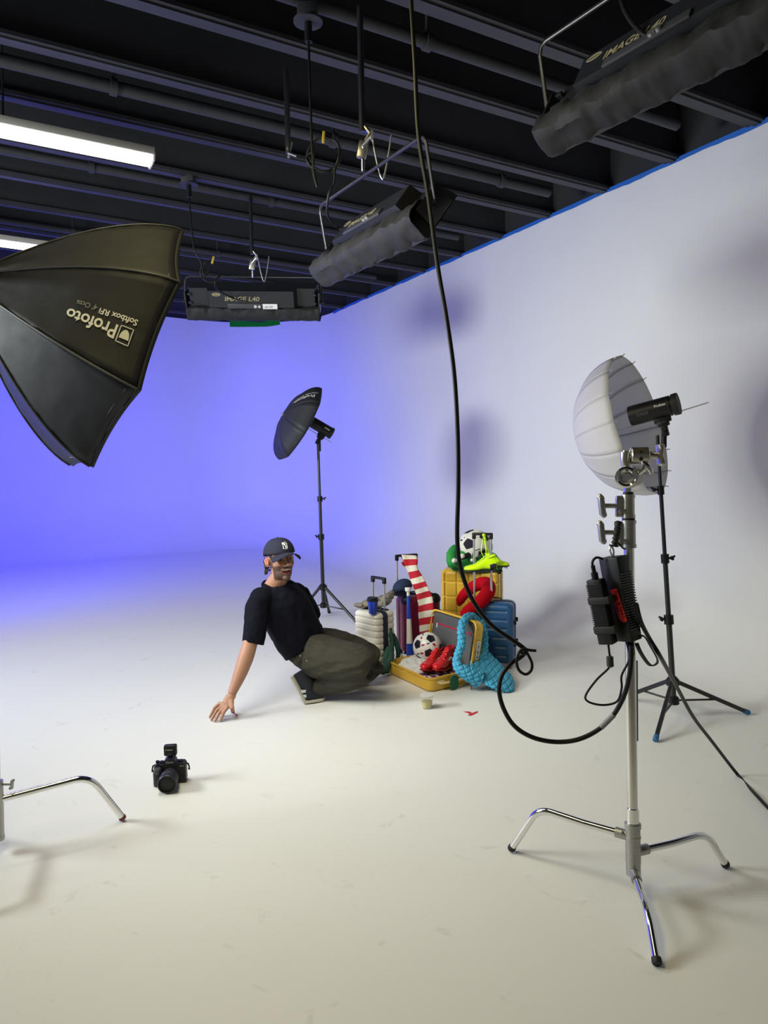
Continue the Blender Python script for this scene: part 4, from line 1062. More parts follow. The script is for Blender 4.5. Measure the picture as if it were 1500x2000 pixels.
# handle recess on the short face towards the viewer (local y = -L/2)
yf = -LT / 2
obj('handle', MB().tube(spline([(-.09, yf - .004, .055), (-.075, yf - .016, .052), (-.02, yf - .02, .050), (.06, yf - .02, .050), (.105, yf - .014, .052), (.115, yf - .003, .055)], 6), .0085, 10, flat=.8), mat('light yellow plastic', (0.80, 0.62, 0.30), 0.4), oc, local=True)
obj('handle_end', MB().box((-.075, yf - .006, .058), (.05, .014, .018), bev=.004), mat('pale handle end', (0.62, 0.54, 0.38), 0.4), oc, local=True)
obj('handle_end', MB().box((.10, yf - .006, .060), (.045, .014, .016), bev=.004), mat('pale handle end', (0.62, 0.54, 0.38), 0.4), oc, local=True)
obj('corner_bumper', MB().tube(spline([(-.02, yf - .004, .02), (.02, yf - .012, .014), (.08, yf - .012, .014), (.12, yf - .004, .02)], 5), .006, 8), M_yell, oc, local=True)
# lid: a second tray hinged at local x = +W/2, opened past upright
HL = 0.075
ML = Matrix.Translation(V((WT / 2 + .004, 0, HT + .002))) @ Matrix.Rotation(math.radians(-11), 4, 'Y') 
# lid local: x -> hinge to free edge becomes up; opening faces -x
Lm = Matrix(((0, 0, -1, 0), (0, 1, 0, 0), (1, 0, 0, 0), (0, 0, 0, 1)))    # maps lid (x,y,z) -> (-z, y, x)
WL = 0.345
LidM = Matrix.Translation(V((WT / 2 + HL - 0.01, 0, 0.045))) @ Matrix.Rotation(math.radians(10), 4, 'Y') @ Lm @ Matrix.Translation(V((WL / 2, 0, 0)))
def xf(mb, M): mb.v = [M @ p for p in mb.v]; return mb
dl = lambda x, y, z, nx, ny: (groove(x + .02, 0.075, 0.006, 0.006) if abs(ny) > .5 else groove(y + .02, 0.085, 0.006, 0.006) if nx > .5 else 0)
lid = obj('lid', xf(tray(LT, WL, HL, 0.05, dl), LidM), M_yell, oc, local=True, ang=50)
obj('lid_lining', xf(MB().box((0, 0, HL - .022), (WL - .028, LT - .028, .012), bev=.005), LidM), M_lin, lid, local=True)
obj('lid_zip', xf(MB().box((WL * .24, -0.0, HL - .014), (.010, LT * .80, .004)), LidM), mat('red zip', (0.45, 0.02, 0.05), 0.5), lid, local=True)
obj('mesh_pocket', xf(MB().grid(lambda u, v: V((WL * (-.44 + .66 * u), LT * (-.44 + .88 * v), HL - .013 + .005 * math.sin(u * PI) + .003 * noise.noise(V((u * 4, v * 6, 2))))), 20, 30), LidM), mat('grey mesh', (0.10, 0.10, 0.105), 0.75, bump=.2, scale=300), lid, local=True, thick=.001)
obj('zip_pull', xf(MB().box((WL * .24 - .014, LT * .36, HL - .010), (.032, .010, .003), bev=.001), LidM), M_white, lid, local=True)
tg = obj('address_label', xf(MB().box((-.01, -LT / 2 - .0035, HL * .48), (.115, .003, .026), bev=.001), LidM), M_white, lid, local=True)
for i in range(9):
    obj('printed_mark', xf(MB().box((-.055 + .0115 * i, -LT / 2 - .0055, HL * .48), ((.008, .003, .006)[i % 3], .001, (.014, .016, .009)[i % 3])), LidM), M_blk, tg, local=True)

OT = lambda x, y, z: MO @ V((x, y, z))
# green luggage tag
gt = thing('luggage_tag', 'green luggage tag hanging from the open yellow suitcase handle', 'luggage tag', OT(.0, yf - .03, .0))
tA = OT(.0, yf - .034, .006)
fy = -oc_u
obj('tag_card', MB().prism([(-.030, 0.006), (.004, -.002), (.034, .014), (.034, .076), (.012, .094), (-.012, .094), (-.030, .074)], frame(OT(.0, yf - .036, .0), fy, oc_v) , .006), mat('dark green leather', (0.006, 0.10, 0.045), 0.45), gt)
# frame z = fy gives y direction: keep it upright
obj('tag_ring', MB().tube([OT(.0, yf - .028, .085) + (oc_v * math.cos(a) + V((0, 0, 1)) * math.sin(a)) * .014 for a in [2 * PI * i / 16 for i in range(16)]], .0018, 6, closed=True), M_alu, gt)

# ---- soccer balls
def ico():
    p = (1 + 5 ** .5) / 2
    vs = [V(v).normalized() for v in ((-1, p, 0), (1, p, 0), (-1, -p, 0), (1, -p, 0), (0, -1, p), (0, 1, p), (0, -1, -p), (0, 1, -p), (p, 0, -1), (p, 0, 1), (-p, 0, -1), (-p, 0, 1))]
    fs = [(0, 11, 5), (0, 5, 1), (0, 1, 7), (0, 7, 10), (0, 10, 11), (1, 5, 9), (5, 11, 4), (11, 10, 2), (10, 7, 6), (7, 1, 8), (3, 9, 4), (3, 4, 2), (3, 2, 6), (3, 6, 8), (3, 8, 9), (4, 9, 5), (2, 4, 11), (6, 2, 10), (8, 6, 7), (9, 8, 1)]
    return vs, fs
def soccer(R, M, seam=0.018):
    vs, fs = ico(); mb = MB()
    def patch(poly, mi):
        c = sum(poly, V((0, 0, 0))) / len(poly); ring = []
        for i in range(len(poly)):
            a, b = poly[i], poly[(i + 1) % len(poly)]
            for j in range(6): ring.append(a.lerp(b, j / 6))
        n = len(ring); T = [0.0, .25, .5, .75, .9, .965, 1.0]; vv = [M @ (c.normalized() * R)]
        for t in T[1:]:
            for q in ring: vv.append(M @ (c.lerp(q, t).normalized() * R * (1 - (seam if t == 1 else seam * .25 if t > .95 else 0))))
        ff = [(0, 1 + j, 1 + (j + 1) % n) for j in range(n)]
        for i in range(len(T) - 2):
            for j in range(n): a = 1 + i * n; ff.append((a + j, a + n + j, a + n + (j + 1) % n, a + (j + 1) % n))
        mb.cur = mi; mb.add(vv, ff)
    for i in range(12):
        nb = [j for j in range(12) if j != i and (vs[i] - vs[j]).length < 1.1]
        ref = (vs[nb[0]] - vs[i]); z = vs[i]; x = (ref - z * ref.dot(z)).normalized(); y = z.cross(x)
        nb.sort(key=lambda j: math.atan2((vs[j] - vs[i]).dot(y), (vs[j] - vs[i]).dot(x)))
        patch([vs[i].lerp(vs[j], 1 / 3) for j in nb], 1)
    for a, b, c in fs:
        poly = []
        for p, q in ((a, b), (b, c), (c, a)): poly += [vs[p].lerp(vs[q], 1 / 3), vs[p].lerp(vs[q], 2 / 3)]
        patch(poly, 0)
    return mb
M_bw = mat('white football leather', (0.80, 0.79, 0.76), 0.35, coat=.2); M_bb = mat('black football leather', (0.008, 0.009, 0.018), 0.35, coat=.2)
def orient(center, p1, p2):     # rotation so that ico vertex 1 points to image point p1 on the ball, vertex 5's side towards p2
    vs, _ = ico(); d = dep(center)
    def pt(px, py, R):
        r = ray(px, py).normalized(); oc_ = CAM - center; b_ = oc_.dot(r); c_ = oc_.dot(oc_) - R * R; disc = b_ * b_ - c_
        s = -b_ - math.sqrt(max(disc, 0)); return (CAM + r * s - center).normalized()
    return pt, vs
def ball_matrix(center, R, p1, p2):
    pt, vs = orient(center, p1, p2); a = pt(*p1, R); b = pt(*p2, R)
    z = a; x = (b - z * b.dot(z)).normalized(); T = Matrix((x, z.cross(x), z)).transposed()
    z0 = vs[1]; x0 = (vs[5] - z0 * vs[5].dot(z0)).normalized(); S = Matrix((x0, z0.cross(x0), z0)).transposed()
    m = (T @ S.inverted()).to_4x4(); m.translation = center; return m
bc = at(835, 1263, 4.86); Rb = 28.5 / F * 4.86
fb = thing('football', 'black and white football lying in the open suitcase', 'ball', bc)
BMx = ball_matrix(bc, Rb, (842, 1246), (839, 1273))
fbc = obj('ball_cover', soccer(Rb, BMx, 0.022), [M_bw, M_bb], fb)
def dab(px, py, rx, ry, ang, m, c, R, par, nm='printed_patch', lift=1.006):
    pts = []
    for i in range(14):
        a = 2 * PI * i / 14; ex, ey = rx * math.cos(a), ry * math.sin(a); qx = px + ex * math.cos(ang) - ey * math.sin(ang); qy = py + ex * math.sin(ang) + ey * math.cos(ang)
        r = ray(qx, qy).normalized(); o_ = CAM - c; b_ = o_.dot(r); R2 = R * lift; disc = b_ * b_ - (o_.dot(o_) - R2 * R2)
        pts.append(CAM + r * (-b_ - math.sqrt(max(0, disc))))
    return obj(nm, MB().add(pts, [tuple(range(14))]), m, par, smooth=False)
M_pr = mat('red ball print', (0.35, 0.02, 0.03), 0.4); M_pg = mat('dark ball print', (0.03, 0.04, 0.08), 0.4)
for (x, y, rx, ry, a, m) in ((826, 1260, 4, 2, -.3, M_pr), (836, 1257, 3.5, 1.4, -.3, M_pg), (848, 1259, 4, 2.2, .8, M_pr), (824, 1276, 3.5, 2, .1, M_pr), (817, 1277, 3, 1.2, .1, M_pg), (823, 1246, 2.5, 1.8, -1, M_pr), (826, 1239, 2.6, 1, -1, M_pg)):
    dab(x, y, rx, ry, a, m, bc, Rb, fb)
# plush football on the green bag
pc_ = at(928, 1068, 5.52); Rp = 34 / F * 5.52
pb = thing('plush_football', 'large soft plush football sitting in the green bag', 'plush ball', pc_)
M_fw = mat('white fleece', (0.66, 0.64, 0.58), 0.9, bump=.6, scale=120, sheen=.4); M_fb = mat('black fleece', (0.010, 0.010, 0.016), 0.9, bump=.4, scale=120)
obj('ball_cover', soccer(Rp, ball_matrix(pc_, Rp, (914.5, 1062), (913, 1043)), 0.008), [M_fw, M_fb], pb)
for (x, y, rx, ry, a) in ((901, 1055, 2.4, 1.6, -.4), (898, 1051.5, 1.6, .5, -.6), (907, 1050, 1.8, .6, -.6)):
    dab(x, y, rx, ry, a, M_fb, pc_, Rp, pb, 'stitched_face', 1.01)
for (x, y, r) in ((887, 1095, 5), (896, 1094, 5.5), (903, 1086, 5), (922, 1094, 3.5)):
    obj('plush_foot', MB().ball(at(x, y, 5.34), r / F * 5.34, 16), M_fw, pb)
obj('plush_leg', MB().tube([at(898, 1090, 5.36), at(908, 1087, 5.38), at(916, 1083, 5.42)], [.018, .02, .02], 12), M_fb, pb)

# ---- green bag on the yellow case
M_grn = mat('green canvas', (0.012, 0.24, 0.035), 0.7, bump=.3, scale=60, var=.1)
M_grnd = mat('dark green piping', (0.006, 0.05, 0.02), 0.6)
gb = thing('green_bag', 'bright green soft bag lying open on the tall yellow suitcase', 'bag', at(925, 1112, 5.52))
zt = hY + .004
def bagpt(px, py, d): return at(px, py, d)
gm = MB()
prof_l = [(871, 1104, 5.40), (873, 1085, 5.42), (880, 1069, 5.44), (893, 1066, 5.46)]
zc = at(929, 1100, 5.50)
bx, by = CR * 1.0, V((0, 1, 0)) - CR * CR.y
sc = F / 5.5
secs = []
for z_, hw, hd, off in ((.0, 46, .088, 0), (.018, 50, .098, -0), (.05, 50, .098, 0), (.085, 47, .090, -1), (.12, 42, .078, -3), (.150, 34, .06, -8)):
    secs.append((V((zc.x + off / sc, zc.y, zt + z_)), bx * (hw / sc), V((0, 1, 0)) * hd))
gm.loft(secs, 40, e=3.0)
wrinkle(gm, 0.006, 14, seed=3)
obj('bag_body', gm, M_grn, gb, ang=80)
obj('bag_flap', MB().loft([(at(886, 1108, 5.40), CR * .040, fwd * .03), (at(882, 1096, 5.40), CR * .040, fwd * .03), (at(881, 1080, 5.42), CR * .036, fwd * .025), (at(885, 1070, 5.45), CR * .026, fwd * .022), (at(888, 1064, 5.47), CR * .012, fwd * .012)], 20), M_grn, gb)
obj('piping', MB().tube(spline([at(926, 1113, 5.33), at(922, 1098, 5.34), at(924, 1080, 5.36), at(932, 1074, 5.37), at(945, 1072, 5.37), at(955, 1078, 5.37)], 6), .0035, 8).tube(spline([at(880, 1104, 5.36), at(905, 1112, 5.35), at(940, 1117, 5.35), at(968, 1115, 5.37)], 6), .0035, 8), M_grnd, gb)
obj('dark_pocket', MB().ball(at(940, 1088, 5.43), .058, 18, (.95, .6, .9)), M_grnd, gb)
bp_ = thing('black_pouch', 'small black pouch on the right end of the tall yellow suitcase', 'pouch', at(974, 1116, 5.48))
obj('pouch_body', MB().loft([(at(974, 1121, 5.46), CR * .012, fwd * .02), (at(974, 1115, 5.46), CR * .030, fwd * .03), (at(973, 1109, 5.48), CR * .024, fwd * .025), (at(975, 1106, 5.48), CR * .015, fwd * .02)], 8, e=1.4), M_fb, bp_, smooth=False)

# ---- shoes
def shoe(M, L, m_up, m_sole, m_lace, label, collar_m=None, studs=True, n_lace=5, name='football_boot', lace_l=1.0, heel_m=None):
    """local x = heel to toe, z up"""
    t = thing(name, label, 'shoe', M=M)
    prof = [(0.00, .30, .12, .34), (.04, .30, .125, .40), (.12, .26, .13, .42), (.22, .22, .125, .42), (.32, .19, .12, .385), (.42, .165, .13, .31), (.55, .13, .155, .235), (.68, .11, .17, .19), (.80, .09, .165, .16), (.90, .08, .14, .13), (.97, .065, .09, .10), (1.0, .05, .03, .07)]
    secs = []
    for x, _, hw, ht in prof:
        z0 = .035 + (.03 * max(0, x - .75) / .25) + (.02 if .25 < x < .5 else 0)
        secs.append((V((x * L, 0, (z0 + ht / 2) * L)), V((0, hw * L, 0)) * .88, V((0, 0, ht / 2 * L))))
    up = MB().loft(secs, 28, e=2.3)
    for i, p in enumerate(up.v):         # narrow towards the top
        k = (p.z / L - .1) / .35; k = max(0, min(1, k)); up.v[i] = V((p.x, p.y * (1 - .42 * k), p.z))
    obj('upper', up, m_up, t, local=True, ang=60)
    obj('sole', MB().loft([(V((x * L, 0, (.022 + .03 * max(0, x - .75) / .25) * L)), V((0, hw * L * .92, 0)), V((0, 0, .022 * L))) for x, _, hw, ht in prof], 24, e=3.2), m_sole, t, local=True, ang=60)
    cz_ = .435
    obj('collar', MB().tube([V((L * (.17 + .15 * math.cos(a)), L * .075 * math.sin(a), L * (.44 - .07 * (math.cos(a) + .2) * .5))) for a in [2 * PI * i / 20 for i in range(20)]], L * .022, 8, closed=True), collar_m or m_up, t, local=True)
    obj('opening', MB().ball((L * .17, 0, L * .425), L * .1, 14, (1.25, .62, .2)), M_blk, t, local=True)
    obj('heel_counter', MB().loft([(V((x * L, 0, h_ * L)), V((0, w_ * L, 0)), V((0, 0, .10 * L))) for x, w_, h_ in ((-.012, .07, .16), (.02, .118, .16), (.10, .128, .155), (.2, .124, .13))], 20, e=2.5), heel_m or m_up, t, local=True)
    obj('tongue', MB().loft([(V((L * .33, 0, L * .46)), V((0, .06 * L, 0)), V((.01 * L, 0, .012 * L))), (V((L * .40, 0, L * .385)), V((0, .06 * L, 0)), V((.01 * L, 0, .015 * L))), (V((L * .60, 0, L * .25)), V((0, .05 * L, 0)), V((.01 * L, 0, .012 * L)))], 16), m_up, t, local=True)
    for k in range(n_lace):
        a = k / (n_lace - 1); x = L * (.38 + .24 * a); z = L * (.425 - .165 * a)
        s = -1 if k % 2 else 1
        obj('lace', MB().tube([(x - s * .012 * L, -.066 * L, z - .02 * L), (x, 0, z + .008 * L), (x + s * .012 * L, .066 * L, z - .02 * L)], L * .011, 6), m_lace, t, local=True)
    if studs:
        for x, y in ((.1, .07), (.1, -.07), (.2, .06), (.2, -.06), (.62, .09), (.62, -.09), (.76, .09), (.76, -.09), (.9, 0)):
            obj('stud', MB().cyl((x * L, y * L, .012 * L), (x * L, y * L, -.045 * L), .022 * L, 8, .014 * L), m_sole, t, local=True)
    return t
def shoeM(heel, toe, up=V((0, 0, 1))):
    x = (V(toe) - V(heel)).normalized(); z = (V(up) - x * V(up).dot(x)).normalized(); y = z.cross(x)
    m = Matrix((x, y, z)).transposed().to_4x4(); m.translation = V(heel); return m, (V(toe) - V(heel)).length
M_rs = mat('red synthetic', (0.62, 0.008, 0.012), 0.35, coat=.2); M_rso = mat('dark red sole', (0.30, 0.008, 0.012), 0.4)
M_ylw = mat('neon yellow synthetic', (0.62, 0.95, 0.0), 0.35, coat=.1); M_dk = mat('dark navy sole', (0.012, 0.014, 0.03), 0.4)
for (hx, hy, hd, tx, ty, td, lab) in ((860, 1302, 4.86, 826, 1313, 4.60, 'left of the two red football boots in the open suitcase'), (883, 1299, 4.80, 850, 1313, 4.55, 'right of the two red football boots in the open suitcase')):
    m_, L_ = shoeM(at(hx, hy, hd), at(tx, ty, td)); 
    hpt = OT(0, 0, 0)
    a_ = at(hx, hy, hd); b_ = at(tx, ty, td); 
    m_, L_ = shoeM(a_, b_); s_ = thing
    sh = shoe(m_, L_ * 1.0, M_rs, M_rso, M_rs, lab, studs=True)
    sh['group'] = 'red football boots'
    # white printed letters on the side stripe
    for i in range(6):
        obj('printed_mark', MB().box((L_ * (.34 + .05 * i), (.103 - .002 * i) * L_, L_ * (.235 - .012 * i)), (.018 * L_, .03 * L_, .06 * L_), bev=0), M_print, sh, local=True)
# neon boots hanging by their laces from the blue case handle
m_, L_ = shoeM(at(971, 1113, 4.86), at(907, 1117, 4.90), V((0.0, -.1, 1)))
n1 = shoe(m_, L_, M_ylw, M_dk, M_ylw, 'neon yellow football boot hanging in front, toe to the left', heel_m=M_dk, collar_m=M_ylw); n1['group'] = 'neon boots hanging from the handle'
obj('lace_loop', MB().tube(spline([at(944, 1086, 4.86), at(940, 1075, 4.86), at(944, 1050, 4.87), at(945, 1044, 4.88), at(946, 1052, 4.87), at(949, 1075, 4.86), at(952, 1088, 4.86)], 6), .0028, 6).tube(spline([at(950, 1088, 4.86), at(949, 1068, 4.86), at(946, 1044, 4.87)], 5), .0022, 6).ball(at(945, 1045, 4.86), .010, 10, (1.2, .7, 1.1)), M_ylw, n1)
m_, L_ = shoeM(at(950, 1106, 5.03), at(990, 1108, 4.90), V((0, -.1, 1)))
n2 = shoe(m_, L_ * 1.1, M_ylw, M_dk, M_ylw, 'neon yellow football boot hanging behind, toe to the right'); n2['group'] = 'neon boots hanging from the handle'
obj('lace_loop', MB().tube(spline([at(957, 1090, 5.0), at(953, 1070, 4.98), at(947, 1045, 4.93), at(950, 1068, 4.97), at(960, 1090, 5.0)], 6), .0024, 6), M_ylw, n2)

# ---- red travel pillow (horseshoe)
M_rp = mat('red fleece', (0.40, 0.003, 0.010), 0.95, bump=.4, scale=80, spec=.1)
rp_ = [(897, 1178, 5.30), (905, 1163, 5.28), (925, 1146, 5.26), (945, 1139, 5.22), (954, 1145, 5.12), (951, 1160, 5.0), (936, 1177, 4.93), (915, 1192, 4.92), (905, 1198, 4.93)]
pts = spline([at(*p) for p in rp_], 6); k = len(pts); rr = []
for i in range(k): a = i / (k - 1); rr.append((.030 + .020 * math.sin(PI * min(1, max(0, a)))) * (1 if .04 < a < .96 else .8) * (1.05 if a > .5 else 1))
mb = MB().tube(pts, rr, 20); mb.ball(pts[0], rr[0] * .98, 16); mb.ball(pts[-1], rr[-1] * .98, 16)
tag(obj('travel_pillow', remesh(mb, .006, 6), M_rp, None), 'red plush horseshoe travel pillow between the yellow and blue suitcases', 'pillow')

# ---- striped scarf over the red case handle
M_sr = mat('red knit', (0.40, 0.006, 0.018), 0.85, bump=.5, scale=150); M_sw = mat('cream knit', (0.62, 0.58, 0.48), 0.85, bump=.5, scale=150)
cl = [((790, 1107), (806, 1113), 5.40), ((785, 1100), (804, 1104), 5.36), ((784, 1084), (812, 1086), 5.30), ((788, 1095), (816, 1094), 5.24), ((793, 1109), (815, 1106), 5.23), ((798, 1121), (819, 1116), 5.22), ((802, 1133), (826, 1126), 5.21), ((807, 1145), (832, 1139), 5.19), ((812, 1157), (837, 1150), 5.16), ((815, 1169), (843, 1162), 5.12), ((817, 1182), (846, 1175), 5.10), ((817, 1196), (848, 1190), 5.09), ((818, 1210), (849, 1204), 5.09), ((819, 1222), (850, 1216), 5.09), ((820, 1236), (845, 1230), 5.09), ((820, 1248), (842, 1243), 5.09)]
Ls = spline([at(a[0], a[1], d) for a, b, d in cl], 8); Rs = spline([at(b[0], b[1], d - .02) for a, b, d in cl], 8)
mb = MB(); vs = []; nn = 8
for i in range(len(Ls)):
    for j in range(nn + 1):
        p = Ls[i].lerp(Rs[i], j / nn); vs.append(p - fwd * (.006 * math.sin(j / nn * PI * 2 + i * .1)))
mb.add(vs, []); arc = 0; 
for i in range(len(Ls) - 1):
    arc += ((Ls[i] + Rs[i]) - (Ls[i + 1] + Rs[i + 1])).length / 2
    for j in range(nn):
        a = i * (nn + 1) + j; mb.f.append((a, a + 1, a + nn + 2, a + nn + 1)); mb.m.append(int((arc + .012) / 0.0458) % 2)
tag(obj('striped_scarf', mb, [M_sw, M_sr], thick=.010), 'red and white striped knitted scarf draped over the burgundy suitcase', 'scarf')
# back tail of the scarf
# ---- navy hat on the red case
M_nv = mat('navy felt', (0.006, 0.018, 0.05), 0.85, bump=.2, scale=60)
nh = thing('navy_cap', 'dark navy cap resting on top of the burgundy suitcase', 'cap', at(785, 1158, 5.3))
ch_ = at(786, 1146, 5.25)
obj('crown', MB().ball(V((0, 0, 0)), 0.075, 28, (1.0, .95, .72), frame(ch_, (V((0, 0, 1)) - CR * .45 - fwd * .2), CR)), M_nv, nh)
obj('brim', MB().loft([(at(771, 1160, 5.18), CR * .02, fwd * .012), (at(772, 1156, 5.18), CR * .03, fwd * .03), (at(776, 1152, 5.2), CR * .04, fwd * .05)], 18), M_nv, nh)

# ---- vuvuzela
vz = thing('vuvuzela', 'blue and white plastic horn standing against the burgundy suitcase', 'horn', at(799, 1280, 5.02))
A_, B_ = at(797, 1150, 5.06), at(801, 1287, 5.02)
B_.z = max(B_.z, 0.003)
ax = (B_ - A_); Lv = ax.length; MV = frame(A_, ax); s_ = 5.04 / F
M_vb = mat('blue plastic', (0.008, 0.045, 0.42), 0.35, coat=.3); M_vw = mat('cream plastic', (0.66, 0.64, 0.56), 0.4)
rad = lambda a: (2.6 + 4.6 * a) * s_
def vseg(a0, a1, m): obj('horn_section', MB().lathe([(rad(a0), a0 * Lv), (rad((a0 + a1) / 2), (a0 + a1) / 2 * Lv), (rad(a1), a1 * Lv)], MV, 24), m, vz)
vseg(.10, .43, M_vb); vseg(.43, .78, M_vw); vseg(.78, 1.0, M_vb); vseg(.03, .10, M_vw)
obj('mouthpiece', MB().lathe([(3 * s_, .05 * Lv), (5.8 * s_, .03 * Lv), (6.3 * s_, .0), (6.2 * s_, -.02 * Lv), (4.5 * s_, -.015 * Lv), (2 * s_, .02 * Lv)], MV, 24), M_white, vz)

# ---- coffee cup on white case
cc0 = at(728, 1186, 4.86); cc0.z = hW + .001; kq_ = dep(cc0) / F
cq = thing('coffee_cup', 'blue paper coffee cup with black lid on the white suitcase', 'cup', cc0)
MCc = Matrix.Translation(cc0)
obj('cup_wall', MB().lathe([(0.001, 0), (7.6 * kq_, 0), (8 * kq_, .002), (10.6 * kq_, 25 * kq_), (10.6 * kq_, 26 * kq_), (0.001, 26 * kq_)], MCc, 36), M_vb, cq)
obj('lid', MB().lathe([(10.6 * kq_, 25 * kq_), (11.6 * kq_, 25.3 * kq_), (11.6 * kq_, 28 * kq_), (10.6 * kq_, 28.6 * kq_), (10.3 * kq_, 31.5 * kq_), (9.4 * kq_, 32 * kq_), (8.9 * kq_, 31 * kq_), (.001, 31 * kq_)], MCc, 36), M_blk, cq)
# ---- khaki garment folded on the white case
M_kh = mat('khaki cotton', (0.20, 0.175, 0.135), 0.85, bump=.4, scale=40, var=.2)
kb_ = MB()
def kbx(px, py, d, sx, sy, sz, rot=0): kb_.box((0, 0, 0), (sx, sy, sz), Matrix.Translation(at(px, py, d)) @ Matrix.Rotation(rot, 4, 'Y') @ Matrix.Rotation(-.6, 4, 'Z'), bev=sz * .4, seg=2)
kbx(735, 1178, 5.06, .20, .12, .035, -.15); kbx(717, 1178, 5.02, .12, .11, .03, -.35); kbx(750, 1170, 5.09, .11, .12, .05, -.3); kbx(702, 1181, 5.0, .08, .05, .016, -.15); kbx(760, 1163, 5.12, .05, .10, .05, -.5)
kb2 = remesh(kb_, .004, 6); wrinkle(kb2, .006, 22, (1, 1, 2.5), seed=5)
tag(obj('khaki_garment', kb2, M_kh, ang=80), 'crumpled khaki garment folded on top of the white suitcase', 'clothing')
# ---- dark green scarf between the white and the burgundy case
M_dg = mat('dark green cloth', (0.012, 0.055, 0.038), 0.7, bump=.5, scale=30, var=.3)
dg_ = MB()
for pts_, r_ in (([(761, 1218, 4.96), (763, 1236, 4.94), (766, 1258, 4.93), (764, 1290, 4.90)], [.010, .022, .024, .018]), ([(764, 1232, 4.97), (773, 1252, 4.96), (778, 1275, 4.96), (776, 1289, 4.97)], [.012, .020, .020, .014]), ([(759, 1262, 4.90), (754, 1280, 4.88), (752, 1300, 4.86), (746, 1316, 4.83)], [.014, .022, .018, .020]), ([(764, 1262, 4.90), (763, 1285, 4.87), (757, 1303, 4.84), (755, 1315, 4.82)], [.014, .022, .018, .018])):
    q_ = spline([at(*p) for p in pts_], 6); rr = []
    for i in range(len(q_)):
        a = i / (len(q_) - 1) * (len(r_) - 1); j = min(int(a), len(r_) - 2); rr.append(r_[j] + (r_[j + 1] - r_[j]) * (a - j))
    dg_.tube(q_, rr, 12, flat=.7)
dg2 = remesh(dg_, .005, 4); wrinkle(dg2, .005, 18, (1, 1, .5), seed=9)
dg2.v = [V((p.x, p.y, max(p.z, .002))) for p in dg2.v]
tag(obj('green_scarf', dg2, M_dg, ang=80), 'dark green scarf hanging between the white suitcase and the horn', 'scarf')
# ---- white shirt + striped cloth in tray
M_ws = mat('white jersey cloth', (0.66, 0.66, 0.66), 0.8, bump=.4, scale=30)
sh_ = MB(); sh_.loft([(OT(-.02, .08, .03), oc_v * .135, oc_u * .15), (OT(-.02, .08, .065), oc_v * .13, oc_u * .145), (OT(-.01, .09, .10), oc_v * .095, oc_u * .10), (OT(.0, .10, .118), oc_v * .04, oc_u * .05)], 30, e=2.5)
sh2 = remesh(sh_, .006, 2); wrinkle(sh2, .012, 17, seed=2)
tag(obj('white_shirt', sh2, M_ws, ang=80), 'crumpled white shirt under the football in the open suitcase', 'clothing')
st = MB(); vs = []; nu, nv = 29, 14
for i in range(nu):
    for j in range(nv):
        x = -.145 + .27 * i / (nu - 1); y = -.215 + .16 * j / (nv - 1)
        z = .062 + .016 * noise.noise(V((x * 18, y * 18, 3))) - (.012 if j == 0 else 0)
        vs.append(OT(x, y, z))
st.add(vs, [])
for i in range(nu - 1):
    for j in range(nv - 1):
        a = i * nv + j; st.f.append((a, a + nv, a + nv + 1, a + 1)); st.m.append((i // 2 + j // 3) % 3)
tag(obj('striped_cloth', st, [M_ws, mat('red stripe', (.35, .02, .05), .8), mat('navy stripe', (.02, .03, .18), .8)], thick=.006), 'red white and blue striped cloth under the red boots', 'cloth')
pp = MB().prism([(-.02, 0), (.022, -.004), (.02, .02), (-.012, .028)], frame(at(788, 1284, 4.98), -fwd, CR), .002)
tag(obj('paper_slip', pp, M_white, smooth=False), 'small white paper slip standing at the back of the open suitcase', 'paper')

# ---- turquoise quilted scarf
M_tq = mat('turquoise quilted fabric', (0.055, 0.34, 0.54), 0.75, bump=.3, scale=50)
tq = MB()
roll1 = [(938, 1290, 4.70), (942, 1262, 4.76), (941, 1240, 4.80), (935, 1219, 4.82), (925, 1206, 4.80), (914, 1205, 4.74), (904, 1216, 4.66), (901, 1235, 4.60), (902, 1255, 4.58), (896, 1275, 4.55), (892, 1293, 4.52), (898, 1306, 4.50), (915, 1316, 4.50), (935, 1325, 4.52)]
pts = spline([at(*p) for p in roll1], 8); k = len(pts); s_px = 4.65 / F
rr = []
for i in range(k):
    a = i / (k - 1); base = 11 if a < .25 else (7.5 if a < .78 else 7.5 + (a - .78) / .22 * 9)
    rr.append(s_px * base * (1 + .10 * abs(math.sin(i * .8))))
tq.tube(pts, rr, 18)
body = [((940, 1270, 4.78), 16, .05), ((950, 1290, 4.72), 30, .06), ((958, 1308, 4.64), 42, .08), ((966, 1322, 4.58), 38, .09), ((972, 1335, 4.52), 32, .08), ((974, 1343, 4.50), 26, .06)]
secs = []
for (p, hw, hd) in body:
    c = at(*p); secs.append((c, (CR * 1 + CU * -.25).normalized() * hw * s_px, V((0, 1, 0)) * hd))
tq.loft(secs, 36, e=2.3)
t2 = remesh(tq, .004, 3)
def quilt(p):
    u = (p - at(950, 1300, 4.65)); a = u.dot(CR) * .93 + u.dot(CU) * .36; b = u.dot(CU) * .93 - u.dot(CR) * .36
    return a, b
nm = [V((0, 0, 0)) for _ in t2.v]
for f in t2.f:
    n = (t2.v[f[1]] - t2.v[f[0]]).cross(t2.v[f[2]] - t2.v[f[0]])
    for i in f: nm[i] += n
out = []
